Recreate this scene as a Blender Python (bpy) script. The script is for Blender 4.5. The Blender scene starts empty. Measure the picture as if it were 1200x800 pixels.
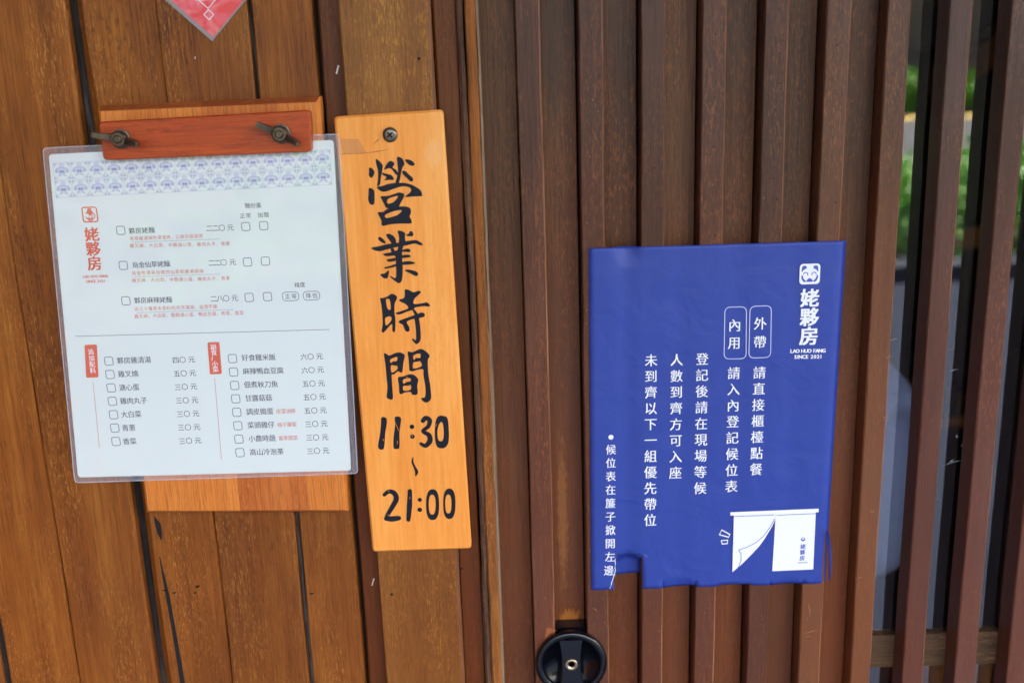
import bpy, math, random
from mathutils import Vector, Matrix

random.seed(7)
S = bpy.context.scene
COL = S.collection
R_ = math.radians

# ------------------------------------------------------------------ camera
FPX, CX, CY = 1170.0, 600.0, 400.0            # focal length and centre, in photo pixels (1200 x 800)
CAM = Vector((0.0, -0.804, 1.5))
_vp = Vector((756.4 - CX, 5037.0 - CY, FPX)).normalized()      # where the wall's plumb lines meet
_fw = Vector((0, 0, 1))
_dp = (_fw - _vp * _fw.dot(_vp)).normalized()
_rt = _vp.cross(_dp)
AX = [Vector((_rt[i], _dp[i], -_vp[i])) for i in range(3)]      # camera right, down, forward in world axes
cd = bpy.data.cameras.new('camera')
cam = bpy.data.objects.new('camera', cd)
COL.objects.link(cam)
m = Matrix.Identity(4)
for r in range(3):
    m[r][0], m[r][1], m[r][2], m[r][3] = AX[0][r], -AX[1][r], -AX[2][r], CAM[r]
cam.matrix_world = m
cd.sensor_width = 36.0
cd.lens = FPX / 1200 * 36
cd.clip_start, cd.clip_end = 0.02, 500
cd.dof.use_dof = True
cd.dof.focus_distance = 0.83
cd.dof.aperture_fstop = 4.2
S.camera = cam

# ------------------------------------------------------------------ sky, sun, exposure
SUN_EL, SUN_AZ = R_(60), R_(128)               # azimuth counted from +Y towards +X: in front of the wall, a little right
w = bpy.data.worlds.new('World'); S.world = w; w.use_nodes = True
nt = w.node_tree
sky = nt.nodes.new('ShaderNodeTexSky'); sky.sky_type = 'NISHITA'; sky.sun_disc = False
sky.sun_elevation = SUN_EL; sky.sun_rotation = SUN_AZ; sky.dust_density = 7.0; sky.air_density = 0.7; sky.ozone_density = 0.6
bg = nt.nodes['Background']; bg.inputs['Strength'].default_value = 0.15
nt.links.new(sky.outputs[0], bg.inputs[0])
sl = bpy.data.lights.new('sun', 'SUN'); sl.energy = 4.6; sl.angle = R_(0.6); sl.color = (1.0, 0.94, 0.86)
so = bpy.data.objects.new('sun', sl); COL.objects.link(so)
sd = Vector((math.sin(SUN_AZ) * math.cos(SUN_EL), math.cos(SUN_AZ) * math.cos(SUN_EL), math.sin(SUN_EL)))
so.rotation_euler = sd.to_track_quat('Z', 'Y').to_euler(); so.location = sd * 30
S.view_settings.view_transform = 'Standard'
S.view_settings.look = 'None'
S.view_settings.gamma = 1.0
S.view_settings.exposure = 3.0

# ------------------------------------------------------------------ measuring helpers
def at(px, py, Y):
    """world point on the plane y = Y that the photo shows at pixel (px, py)"""
    d = AX[0] * (px - CX) + AX[1] * (py - CY) + AX[2] * FPX
    return CAM + d * ((Y - CAM.y) / d.y)
def vx(x0, y0, x1, y1, Y):
    return (at(x0, y0, Y).x + at(x1, y1, Y).x) / 2
def lin(c):
    return tuple(((v / 255) / 12.92 if v <= 10 else ((v / 255 + .055) / 1.055) ** 2.4) for v in c) + (1.0,)

# ------------------------------------------------------------------ materials
def newmat(name):
    mt = bpy.data.materials.new(name); mt.use_nodes = True
    n = mt.node_tree; b = n.nodes['Principled BSDF']
    return mt, n, b
def N(n, t, **kw):
    x = n.nodes.new(t)
    for k, v in kw.items():
        if k.startswith('i_'):
            x.inputs[k[2:].replace('_', ' ')].default_value = v
        else:
            setattr(x, k, v)
    return x
def plain(name, col, rough=.5, metal=0, spec=.5, noise=0, nscale=60, bump=0, coat=0):
    mt, n, b = newmat(name)
    b.inputs['Roughness'].default_value = rough; b.inputs['Metallic'].default_value = metal
    b.inputs['Specular IOR Level'].default_value = spec; b.inputs['Coat Weight'].default_value = coat
    c = lin(col); b.inputs['Base Color'].default_value = c
    if noise or bump:
        tc = N(n, 'ShaderNodeTexCoord'); nz = N(n, 'ShaderNodeTexNoise', i_Scale=nscale, i_Detail=5.0)
        n.links.new(tc.outputs['Object'], nz.inputs['Vector'])
        if noise:
            mx = N(n, 'ShaderNodeMix', data_type='RGBA')
            mx.inputs[6].default_value = tuple(v * (1 - noise) for v in c[:3]) + (1,)
            mx.inputs[7].default_value = tuple(min(1, v * (1 + noise)) for v in c[:3]) + (1,)
            n.links.new(nz.outputs[0], mx.inputs[0]); n.links.new(mx.outputs[2], b.inputs['Base Color'])
        if bump:
            bp = N(n, 'ShaderNodeBump', i_Strength=bump, i_Distance=.001)
            n.links.new(nz.outputs[0], bp.inputs['Height']); n.links.new(bp.outputs[0], b.inputs['Normal'])
    return mt

def wood(name, cols, fleck=(200, 140, 70), fl=.35, rough=.45, coat=.0, axis='z', grain=1.0, wear=None, wearamt=0.0,
         bump=.35, spots=(), vary=.25, dust=None, dustamt=0.0, pore=.35, spec=.3, low=None, lowamt=.0, lowz=(1.05, 1.45)):
    """long-grained timber: three tones, fine pores, dashes of bare light grain, worn flecks and shaped stains"""
    mt, n, b = newmat(name); L = n.links.new
    tc = N(n, 'ShaderNodeTexCoord'); oi = N(n, 'ShaderNodeObjectInfo')
    off = N(n, 'ShaderNodeVectorMath', operation='SCALE'); off.inputs['Scale'].default_value = 7.0
    cb = N(n, 'ShaderNodeCombineXYZ'); L(oi.outputs['Random'], cb.inputs[0]); L(oi.outputs['Random'], cb.inputs[2]); L(oi.outputs['Random'], cb.inputs[1])
    L(cb.outputs[0], off.inputs[0])
    ad = N(n, 'ShaderNodeVectorMath', operation='ADD'); L(tc.outputs['Object'], ad.inputs[0]); L(off.outputs[0], ad.inputs[1])
    def noise(sx, sz, detail=4.0, dist=0.0, rough_=.55):
        mp = N(n, 'ShaderNodeMapping')
        mp.inputs['Scale'].default_value = (sx, sx * .6, sz) if axis == 'z' else (sz, sx * .6, sx)
        L(ad.outputs[0], mp.inputs['Vector'])
        z = N(n, 'ShaderNodeTexNoise', i_Scale=1.0, i_Detail=detail, i_Distortion=dist, i_Roughness=rough_)
        L(mp.outputs[0], z.inputs['Vector']); return z.outputs[0]
    def ramp(src, stops):
        r = N(n, 'ShaderNodeValToRGB'); e = r.color_ramp.elements
        while len(e) < len(stops): e.new(.5)
        for k, (p, c) in enumerate(stops): e[k].position = p; e[k].color = c if len(c) == 4 else lin(c)
        L(src, r.inputs[0]); return r.outputs[0]
    def mix(f, a, c, blend='MIX'):
        x = N(n, 'ShaderNodeMix', data_type='RGBA', blend_type=blend)
        if isinstance(f, (int, float)): x.inputs[0].default_value = f
        else: L(f, x.inputs[0])
        for s, v in ((6, a), (7, c)):
            if isinstance(v, tuple): x.inputs[s].default_value = v
            else: L(v, x.inputs[s])
        return x.outputs[2]
    def math_(op, a, c=None):
        x = N(n, 'ShaderNodeMath', operation=op)
        for s, v in ((0, a), (1, c)):
            if v is None: continue
            if isinstance(v, (int, float)): x.inputs[s].default_value = v
            else: L(v, x.inputs[s])
        return x.outputs[0]
    W = lambda v: (v, v, v, 1)
    band = math_('ADD', math_('MULTIPLY', noise(34 * grain, 2.2, 4.0, .8), .5), math_('MULTIPLY', noise(9, 3.5, 4.0, .3), .5))
    fine = noise(520 * grain, 12, 5.0, .3, .8)
    col = ramp(math_('ADD', math_('MULTIPLY', band, .62), math_('MULTIPLY', fine, .38)), [(.34, cols[0]), (.5, cols[1]), (.64, cols[2])])
    pores = ramp(noise(1500 * grain, 40, 2.0), [(.38, W(1)), (.48, W(0))])
    col = mix(math_('MULTIPLY', pores, pore), col, lin(tuple(v * .45 for v in cols[0])))
    fleckm = math_('MULTIPLY', ramp(noise(1250 * grain, 170, 2.0), [(.57, W(0)), (.66, W(1))]), ramp(noise(40, 9, 3.0), [(.42, W(0)), (.62, W(1))]))
    col = mix(math_('MULTIPLY', fleckm, fl), col, lin(fleck))
    if wear:
        wm = math_('MULTIPLY', ramp(noise(430, 150, 4.0, .4), [(.54, W(0)), (.64, W(1))]), ramp(noise(22, 5, 4.0), [(.48, W(0)), (.64, W(1))]))
        col = mix(math_('MULTIPLY', wm, wearamt), col, lin(wear))
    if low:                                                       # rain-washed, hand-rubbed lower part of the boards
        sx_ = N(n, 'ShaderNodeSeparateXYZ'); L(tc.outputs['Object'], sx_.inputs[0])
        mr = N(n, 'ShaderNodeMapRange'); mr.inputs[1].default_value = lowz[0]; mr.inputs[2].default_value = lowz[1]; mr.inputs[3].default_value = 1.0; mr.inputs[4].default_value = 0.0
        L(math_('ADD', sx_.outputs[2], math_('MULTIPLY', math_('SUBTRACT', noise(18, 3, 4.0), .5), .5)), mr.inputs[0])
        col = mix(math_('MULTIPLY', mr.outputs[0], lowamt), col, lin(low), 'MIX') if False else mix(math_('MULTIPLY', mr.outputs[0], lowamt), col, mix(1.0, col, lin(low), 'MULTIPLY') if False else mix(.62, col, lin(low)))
    if dust:
        dm = ramp(noise(14, 5, 5.0, .4), [(.42, W(0)), (.66, W(1))])
        col = mix(math_('MULTIPLY', dm, dustamt), col, lin(dust))
    for (cx, cz, rx, rz, sc, amt) in spots:                      # stains with a shape of their own
        mp = N(n, 'ShaderNodeMapping'); mp.vector_type = 'POINT'
        mp.inputs['Location'].default_value = (-cx / rx, 0, -cz / rz); mp.inputs['Scale'].default_value = (1 / rx, 0, 1 / rz)
        L(tc.outputs['Object'], mp.inputs['Vector'])
        ln = N(n, 'ShaderNodeVectorMath', operation='LENGTH'); L(mp.outputs[0], ln.inputs[0])
        nz = N(n, 'ShaderNodeTexNoise', i_Scale=1.0, i_Detail=4.0); mq = N(n, 'ShaderNodeMapping'); mq.inputs['Scale'].default_value = (450, 450, 120)
        L(tc.outputs['Object'], mq.inputs['Vector']); L(mq.outputs[0], nz.inputs['Vector'])
        f = ramp(math_('ADD', ln.outputs['Value'], math_('MULTIPLY', math_('SUBTRACT', nz.outputs[0], .5), 1.6)), [(.45, W(1)), (.95, W(0))])
        col = mix(math_('MULTIPLY', f, amt), col, lin(sc))
    # every board a little lighter or darker than the next
    hs = N(n, 'ShaderNodeHueSaturation'); L(col, hs.inputs['Color'])
    L(math_('ADD', math_('MULTIPLY', oi.outputs['Random'], vary), 1 - vary / 2), hs.inputs['Value'])
    L(hs.outputs[0], b.inputs['Base Color'])
    rr = math_('ADD', math_('MULTIPLY', band, .35), rough - .17); L(rr, b.inputs['Roughness'])
    b.inputs['Coat Weight'].default_value = coat; b.inputs['Coat Roughness'].default_value = .3
    b.inputs['Specular IOR Level'].default_value = spec
    bp = N(n, 'ShaderNodeBump', i_Strength=bump, i_Distance=.0004)
    L(math_('ADD', math_('MULTIPLY', fine, .6), math_('SUBTRACT', band, math_('MULTIPLY', pores, .5))), bp.inputs['Height']); L(bp.outputs[0], b.inputs['Normal'])
    return mt

def film(name, haze=.06, tint=(1, 1, 1, 1), gloss=.08, bump=.25, scale=22, fres=1.45, hazecol=(.8, .85, .9, 1)):
    """clear plastic or glass: mostly see-through, a sharp reflection, a little milkiness"""
    mt = bpy.data.materials.new(name); mt.use_nodes = True; n = mt.node_tree; n.nodes.clear(); L = n.links.new
    o = N(n, 'ShaderNodeOutputMaterial'); tr = N(n, 'ShaderNodeBsdfTransparent'); tr.inputs[0].default_value = tint
    df = N(n, 'ShaderNodeBsdfDiffuse'); df.inputs[0].default_value = hazecol
    gl = N(n, 'ShaderNodeBsdfGlossy'); gl.inputs['Roughness'].default_value = gloss
    m1 = N(n, 'ShaderNodeMixShader'); m1.inputs[0].default_value = haze
    m2 = N(n, 'ShaderNodeMixShader'); fr = N(n, 'ShaderNodeFresnel'); fr.inputs[0].default_value = fres
    L(tr.outputs[0], m1.inputs[1]); L(df.outputs[0], m1.inputs[2]); L(m1.outputs[0], m2.inputs[1]); L(gl.outputs[0], m2.inputs[2])
    gm = N(n, 'ShaderNodeNewGeometry'); iv = N(n, 'ShaderNodeMath', operation='SUBTRACT'); iv.inputs[0].default_value = 1.0   # a thin pane reflects on its outer face only
    mu = N(n, 'ShaderNodeMath', operation='MULTIPLY'); L(gm.outputs['Backfacing'], iv.inputs[1]); L(iv.outputs[0], mu.inputs[0]); L(fr.outputs[0], mu.inputs[1])
    L(mu.outputs[0], m2.inputs[0]); L(m2.outputs[0], o.inputs[0])
    if bump:
        tc = N(n, 'ShaderNodeTexCoord'); nz = N(n, 'ShaderNodeTexNoise', i_Scale=scale, i_Detail=2.0)
        bp = N(n, 'ShaderNodeBump', i_Strength=bump, i_Distance=.004); L(tc.outputs['Object'], nz.inputs[0]); L(nz.outputs[0], bp.inputs['Height'])
        L(bp.outputs[0], gl.inputs['Normal']); L(bp.outputs[0], fr.inputs['Normal'])
    return mt

GOLD = [(84, 44, 12), (128, 74, 24), (152, 94, 36)]
M = {}
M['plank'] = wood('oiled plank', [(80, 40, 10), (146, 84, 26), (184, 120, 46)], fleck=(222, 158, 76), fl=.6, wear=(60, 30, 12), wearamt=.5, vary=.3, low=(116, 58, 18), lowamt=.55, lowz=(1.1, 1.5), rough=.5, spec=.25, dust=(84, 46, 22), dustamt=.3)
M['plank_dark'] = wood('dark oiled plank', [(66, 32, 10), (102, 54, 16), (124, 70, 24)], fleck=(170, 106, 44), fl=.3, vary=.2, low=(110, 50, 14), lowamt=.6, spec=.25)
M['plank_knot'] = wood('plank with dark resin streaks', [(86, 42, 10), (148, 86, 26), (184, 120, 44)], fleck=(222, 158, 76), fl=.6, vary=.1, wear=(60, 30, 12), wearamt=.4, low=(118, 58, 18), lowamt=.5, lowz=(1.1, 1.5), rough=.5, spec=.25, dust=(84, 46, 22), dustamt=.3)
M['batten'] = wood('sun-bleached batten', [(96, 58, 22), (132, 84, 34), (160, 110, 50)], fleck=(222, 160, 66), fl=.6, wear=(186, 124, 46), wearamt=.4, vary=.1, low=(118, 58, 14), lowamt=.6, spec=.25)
M['gap'] = wood('weathered backing', [(22, 20, 19), (56, 50, 46), (112, 102, 94)], fl=0, rough=.95, vary=.1, pore=.6, spec=.05)
M['gap_black'] = plain('dark gap board', (24, 20, 18), .9)
M['jamb_rough'] = wood('rough weathered edge', [(50, 34, 26), (86, 60, 44), (122, 88, 60)], fleck=(160, 116, 70), fl=.6, rough=.85, bump=1.0, wear=(44, 42, 46), wearamt=.8, vary=.1)
M['jamb_orange'] = wood('rubbed orange edge', [(92, 52, 20), (150, 90, 38), (184, 120, 58)], fleck=(200, 144, 80), fl=.6, rough=.8, bump=.9, wear=(52, 42, 38), wearamt=.6, vary=.05)
M['jamb_light'] = wood('bare rubbed arris', [(96, 78, 62), (138, 116, 92), (168, 146, 118)], rough=.8, vary=.1)
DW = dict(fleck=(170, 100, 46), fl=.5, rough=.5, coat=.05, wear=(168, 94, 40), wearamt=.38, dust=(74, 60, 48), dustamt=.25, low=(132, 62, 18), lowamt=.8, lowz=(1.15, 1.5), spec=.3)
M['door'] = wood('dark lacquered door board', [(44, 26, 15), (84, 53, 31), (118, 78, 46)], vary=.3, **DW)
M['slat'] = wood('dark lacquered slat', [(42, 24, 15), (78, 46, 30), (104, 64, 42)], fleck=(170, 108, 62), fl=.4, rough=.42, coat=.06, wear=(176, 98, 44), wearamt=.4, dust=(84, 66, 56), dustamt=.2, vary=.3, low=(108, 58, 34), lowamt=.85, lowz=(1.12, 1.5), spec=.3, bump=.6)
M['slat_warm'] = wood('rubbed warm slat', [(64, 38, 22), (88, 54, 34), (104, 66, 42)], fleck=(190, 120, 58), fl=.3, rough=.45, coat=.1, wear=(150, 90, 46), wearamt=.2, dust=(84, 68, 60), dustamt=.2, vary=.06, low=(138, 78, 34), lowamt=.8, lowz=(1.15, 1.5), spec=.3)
M['arris'] = wood('rubbed pale arris', [(70, 42, 26), (120, 76, 48), (172, 122, 84)], rough=.5, vary=.2, fl=0)
M['rail'] = wood('dusty rail', [(58, 38, 26), (88, 64, 44), (118, 90, 60)], axis='x', fl=.4, rough=.7, vary=.1)
M['paper'] = plain('white menu paper', (220, 232, 229), .6, noise=.02, nscale=30)
M['bluepaper'] = plain('blue poster paper', (44, 66, 152), .44, noise=.06, nscale=9, spec=.4)
for n_ in [x for x in M['bluepaper'].node_tree.nodes if x.type == 'BSDF_PRINCIPLED']:   # soft buckles in the sheet
    t_ = M['bluepaper'].node_tree; a_ = N(t_, 'ShaderNodeTexCoord'); z_ = N(t_, 'ShaderNodeTexNoise', i_Scale=26.0, i_Detail=3.0, i_Distortion=.6); q_ = N(t_, 'ShaderNodeBump', i_Strength=.7, i_Distance=.003)
    t_.links.new(a_.outputs['Object'], z_.inputs[0]); t_.links.new(z_.outputs[0], q_.inputs['Height']); t_.links.new(q_.outputs[0], n_.inputs['Normal'])
M['white'] = plain('white print', (238, 242, 246), .5)
M['poster_line'] = plain('pale lilac line print', (196, 200, 236), .5)
M['blue_ink'] = plain('blue print on white', (70, 86, 178), .5)
M['ink'] = plain('dark menu ink', (52, 50, 78), .6)
M['ink_line'] = plain('grey menu line ink', (112, 118, 136), .6)
M['red_ink'] = plain('fine red menu ink', (208, 104, 82), .6)
M['orange_ink'] = plain('orange red ink', (216, 88, 40), .6)
M['tile_pale'] = plain('pale blue tile print', (200, 209, 224), .6)
M['tile_mid'] = plain('mid blue tile print', (172, 183, 206), .6)
M['tile_deep'] = plain('deep blue tile print', (142, 154, 190), .6)
M['brush'] = plain('black brush paint', (20, 24, 36), .55, noise=.5, nscale=300, bump=.2, spec=.25)
M['steel'] = plain('grey screw steel', (120, 112, 100), .35, .9, noise=.3, nscale=400)
M['oldsteel'] = plain('oxidised wing nut steel', (96, 84, 68), .42, .8, noise=.45, nscale=260, bump=.3)
M['brass'] = plain('brass thread', (170, 130, 50), .35, .9)
M['black_plastic'] = plain('black lacquered metal', (9, 11, 17), .16, spec=.4, coat=.15, noise=.2, nscale=300)
M['rustscrew'] = plain('worn screw', (176, 158, 134), .3, .85, noise=.6, nscale=500)
M['hole'] = plain('black recess', (6, 6, 7), .9)
M['glass'] = film('window glass', haze=.002, gloss=.0, bump=0, fres=2.3)
M['sleeve'] = film('laminating film', haze=.05, gloss=.07, bump=1.0, scale=16, fres=1.5, hazecol=(.84, .84, .82, 1))
M['tape'] = film('old brown tape', haze=.2, gloss=.3, bump=.4, scale=300, hazecol=(.30, .17, .07, 1))
M['pavement'] = plain('damp grey paving', (40, 47, 62), .85, noise=.15, nscale=3, spec=.1)
M['asphalt'] = plain('asphalt', (66, 67, 70), .9, noise=.2, nscale=20)
M['kerb'] = plain('kerb stone', (66, 70, 78), .8, noise=.2, nscale=12, spec=.1)
M['yellow'] = plain('yellow road paint', (214, 180, 40), .7)
M['leaf'] = plain('green leaves', (112, 170, 62), .5, noise=.6, nscale=9)
M['leaf_dark'] = plain('dark green leaves', (84, 140, 56), .5, noise=.6, nscale=9)
M['bark'] = plain('bark', (78, 62, 48), .9, noise=.4, nscale=30)
M['room_wall'] = plain('dark stained panelling', (40, 28, 22), .7, noise=.2, nscale=8)
M['room_floor'] = plain('dark tiled floor', (46, 42, 40), .5, noise=.2, nscale=6)
M['chairwood'] = wood('brightened orange chair wood', [(214, 128, 52), (238, 156, 74), (246, 178, 96)], axis='x', fl=.1, rough=.3, vary=.05)  # colour raised to stand in for lamplight the dim room lacks
M['chair_frame'] = plain('dark chair frame', (92, 50, 24), .5)
M['beamwood'] = wood('amber ceiling beam', [(170, 90, 32), (200, 112, 42), (216, 130, 54)], axis='x', fl=.1, rough=.5, vary=.05)
M['plaster'] = plain('grey brown plaster', (112, 98, 88), .9, noise=.1, nscale=10)
M['shirt'] = plain('pale blue shirt cloth', (136, 152, 190), .9, noise=.08, nscale=30, bump=.5)
M['trousers'] = plain('dark trousers', (36, 38, 48), .9)
M['skin'] = plain('skin', (206, 152, 124), .55)
M['hair'] = plain('black hair', (18, 15, 14), .45)

# ------------------------------------------------------------------ object helpers
def thing(name, label, cat, loc, group=None, kind=None):
    o = bpy.data.objects.new(name, None); COL.objects.link(o); o.location = loc
    o.empty_display_size = .05
    if label: o['label'] = label
    if cat: o['category'] = cat
    if group: o['group'] = group
    if kind: o['kind'] = kind
    return o
def tag(o, label, cat, group=None):
    o['label'] = label; o['category'] = cat
    if group: o['group'] = group
    return o
def base(o):
    v = Vector((0, 0, 0))
    while o is not None: v += o.location; o = o.parent
    return v
class MB:
    def __init__(s): s.v = []; s.f = []
    def add(s, vs, fs):
        k = len(s.v); s.v += [tuple(v) for v in vs]; s.f += [tuple(i + k for i in f) for f in fs]; return s
    def box(s, x0, x1, y0, y1, z0, z1):
        return s.add([(x0, y0, z0), (x1, y0, z0), (x1, y1, z0), (x0, y1, z0), (x0, y0, z1), (x1, y0, z1), (x1, y1, z1), (x0, y1, z1)],
                     [(0, 3, 2, 1), (4, 5, 6, 7), (0, 1, 5, 4), (1, 2, 6, 5), (2, 3, 7, 6), (3, 0, 4, 7)])
    def prism(s, pts, y0, y1, ch=0.0):
        """outline (x, z) given clockwise or not, front at y0 (nearer), back at y1, chamfer ch at the front edge"""
        n = len(pts); a = sum(pts[i][0] * pts[(i + 1) % n][1] - pts[(i + 1) % n][0] * pts[i][1] for i in range(n))
        if a < 0: pts = pts[::-1]
        rings = [(pts, y1)]
        if ch > 0:
            ins = []
            for i in range(n):
                p, q, r = Vector(pts[i - 1]), Vector(pts[i]), Vector(pts[(i + 1) % n])
                d1 = (q - p).normalized(); d2 = (r - q).normalized()
                nn = Vector((-(d1.y + d2.y), d1.x + d2.x)); nn = nn.normalized() / max(.4, nn.normalized().dot(Vector((-d1.y, d1.x))))
                ins.append(tuple(q + nn * ch))
            rings += [(pts, y0 + ch), (ins, y0)]
        else: rings += [(pts, y0)]
        vs = []
        for rp, y in rings: vs += [(p[0], y, p[1]) for p in rp]
        fs = []
        for k in range(len(rings) - 1):
            for i in range(n):
                j = (i + 1) % n; fs.append((k * n + i, k * n + j, (k + 1) * n + j, (k + 1) * n + i))
        fs.append(tuple(range((len(rings) - 1) * n, len(rings) * n))); fs.append(tuple(range(n))[::-1])
        return s.add(vs, fs)
    def lathe(s, prof, c, seg=32, axis='y'):
        """prof: (radius, height along axis)"""
        vs = []; fs = []
        for r, h in prof:
            for k in range(seg):
                a = 2 * math.pi * k / seg
                p = {'y': (r * math.cos(a), h, r * math.sin(a)), 'z': (r * math.cos(a), r * math.sin(a), h)}[axis]
                vs.append((c[0] + p[0], c[1] + p[1], c[2] + p[2]))
        for i in range(len(prof) - 1):
            for k in range(seg):
                j = (k + 1) % seg; fs.append((i * seg + k, i * seg + j, (i + 1) * seg + j, (i + 1) * seg + k))
        fs.append(tuple(range(seg))[::-1]); fs.append(tuple(range((len(prof) - 1) * seg, len(prof) * seg)))
        return s.add(vs, fs)
    def build(s, name, mat, parent=None, smooth=False, offset=None):
        b = base(parent) if parent else (offset or Vector((0, 0, 0)))
        me = bpy.data.meshes.new(name); me.from_pydata([(v[0] - b[0], v[1] - b[1], v[2] - b[2]) for v in s.v], [], s.f)
        me.validate(); me.update(); me.materials.append(mat)
        if smooth: me.shade_smooth()
        o = bpy.data.objects.new(name, me); COL.objects.link(o)
        if parent: o.parent = parent
        elif offset is not None: o.location = offset
        return o
def board(name, x0, x1, yf, yb, z0, z1, mat, parent, cl=.0012, cr=.0012, wob=.0004, seg=40, seed=None, arris=None):
    """one plank standing upright: chamfered front arrises, edges slightly uneven along its length"""
    rnd = random.Random(seed if seed is not None else int(x0 * 1e5)); v = []; f = []
    ph = [rnd.uniform(0, 6.3) for _ in range(4)]
    for i in range(seg + 1):
        z = z0 + (z1 - z0) * i / seg
        a = wob * (math.sin(z * 9 + ph[0]) + .6 * math.sin(z * 31 + ph[1]) + .5 * rnd.uniform(-1, 1))
        c = wob * (math.sin(z * 8 + ph[2]) + .6 * math.sin(z * 27 + ph[3]) + .5 * rnd.uniform(-1, 1))
        ca, cb_ = cl * (1 + .35 * rnd.uniform(-1, 1)), cr * (1 + .35 * rnd.uniform(-1, 1))
        v += [(x0 + a, yb, z), (x0 + a, yf + ca, z), (x0 + a + ca, yf, z), (x1 + c - cb_, yf, z), (x1 + c, yf + cb_, z), (x1 + c, yb, z)]
    for i in range(seg):
        for k in range(6):
            j = (k + 1) % 6; f.append((i * 6 + k, i * 6 + j, (i + 1) * 6 + j, (i + 1) * 6 + k))
    f.append((5, 4, 3, 2, 1, 0)); f.append(tuple(seg * 6 + k for k in range(6)))
    o = MB().add(v, f).build(name, mat, parent)
    if arris:
        o.data.materials.append(arris)
        for i in range(seg): o.data.polygons[i * 6 + 3].material_index = 1
    return o
def dup(o, dx, parent):
    c = o.copy(); COL.objects.link(c); c.parent = parent; c.location = o.location + Vector((dx, 0, 0)); return c
def rrect(x0, x1, z0, z1, r, n=5):
    p = []
    for cx, cz, a0 in ((x1 - r, z1 - r, 0), (x0 + r, z1 - r, 90), (x0 + r, z0 + r, 180), (x1 - r, z0 + r, 270)):
        for k in range(n + 1):
            a = R_(a0 + 90 * k / n); p.append((cx + r * math.cos(a), cz + r * math.sin(a)))
    return p
def quad_round(c, r, n=5):
    """quadrilateral given by four (x, z) corners, corners rounded with radius r"""
    p = []
    for i in range(4):
        a, b, d = Vector(c[i - 1]), Vector(c[i]), Vector(c[(i + 1) % 4])
        s = b + (a - b).normalized() * r; e = b + (d - b).normalized() * r
        for k in range(n + 1):
            t = k / n; q = s * (1 - t) ** 2 + b * 2 * t * (1 - t) + e * t * t; p.append(tuple(q))
    return p
def xz(px, py, Y): q = at(px, py, Y); return (q.x, q.z)

# ---- flat print: glyph outlines of Blender's own font
_cu = bpy.data.curves.new('lettering', 'FONT'); _cu.resolution_u = 2
_to = bpy.data.objects.new('lettering', _cu); COL.objects.link(_to)
_gc = {}
def glyph(ch, bold, res):
    k = (ch, bold, res)
    if k not in _gc:
        _cu.body = ch; _cu.offset = bold; _cu.resolution_u = res
        bpy.context.view_layer.update()
        me = bpy.data.meshes.new_from_object(_to.evaluated_get(bpy.context.evaluated_depsgraph_get()))
        vs = [(v.co.x, v.co.y) for v in me.vertices]; fs = [tuple(p.vertices) for p in me.polygons]
        bpy.data.meshes.remove(me); _gc[k] = (vs, fs)
    return _gc[k]
def scale_at(px, py, Y):
    a = at(px, py, Y); return (at(px + 1, py, Y).x - a.x), (a.z - at(px, py + 1, Y).z)
def char(mb, ch, px, py, size, Y, bold=.0, res=2, ang=0.0, wide=1.0, center='em'):
    """one character centred on photo pixel (px, py), size in photo pixels, ang in radians on the sheet"""
    BOLD = bold; vs, fs = glyph(ch, 0.0, res)
    if not vs: return
    c = at(px, py, Y); sx, sz = scale_at(px, py, Y)
    if center == 'em': ox, oy = .5, .38
    else:
        ox = (min(v[0] for v in vs) + max(v[0] for v in vs)) / 2; oy = .36
    ca, sa = math.cos(ang), math.sin(ang); out = []
    sh = [(0, 0)] if BOLD <= 0 else [(-BOLD, 0), (BOLD, 0)] if BOLD < .02 else [(-BOLD, -BOLD * .5), (BOLD, BOLD * .5), (-BOLD, BOLD * .5), (BOLD, -BOLD * .5), (0, 0)]
    for q, (dx_, dy_) in enumerate(sh):
        out = []
        for x, y in vs:
            a, b = (x + dx_ - ox) * size * sx * wide, (y + dy_ - oy) * size * sz
            out.append((c.x + a * ca - b * sa, Y - q * .000012, c.z + a * sa + b * ca))
        mb.add(out, fs)
def row(mb, s, p0, p1, size, Y, **kw):
    n = len(s)
    for i, ch in enumerate(s):
        t = i / max(1, n - 1)
        if ch != ' ': char(mb, ch, p0[0] + (p1[0] - p0[0]) * t, p0[1] + (p1[1] - p0[1]) * t, size, Y, **kw)
def latin(mb, s, p0, p1, size, Y, **kw):
    """latin text spread by its advance widths between the two end pixels"""
    wd = {'I': .3, '1': .5, ' ': .35, 'M': .85, 'N': .75, 'G': .75, 'O': .78, 'H': .74, 'U': .72}
    ws = [wd.get(c, .62) for c in s]; T = sum(ws); x = 0
    for c, w_ in zip(s, ws):
        t = (x + w_ / 2) / T; x += w_
        if c != ' ': char(mb, c, p0[0] + (p1[0] - p0[0]) * t, p0[1] + (p1[1] - p0[1]) * t, size, Y, center='box', **kw)
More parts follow.
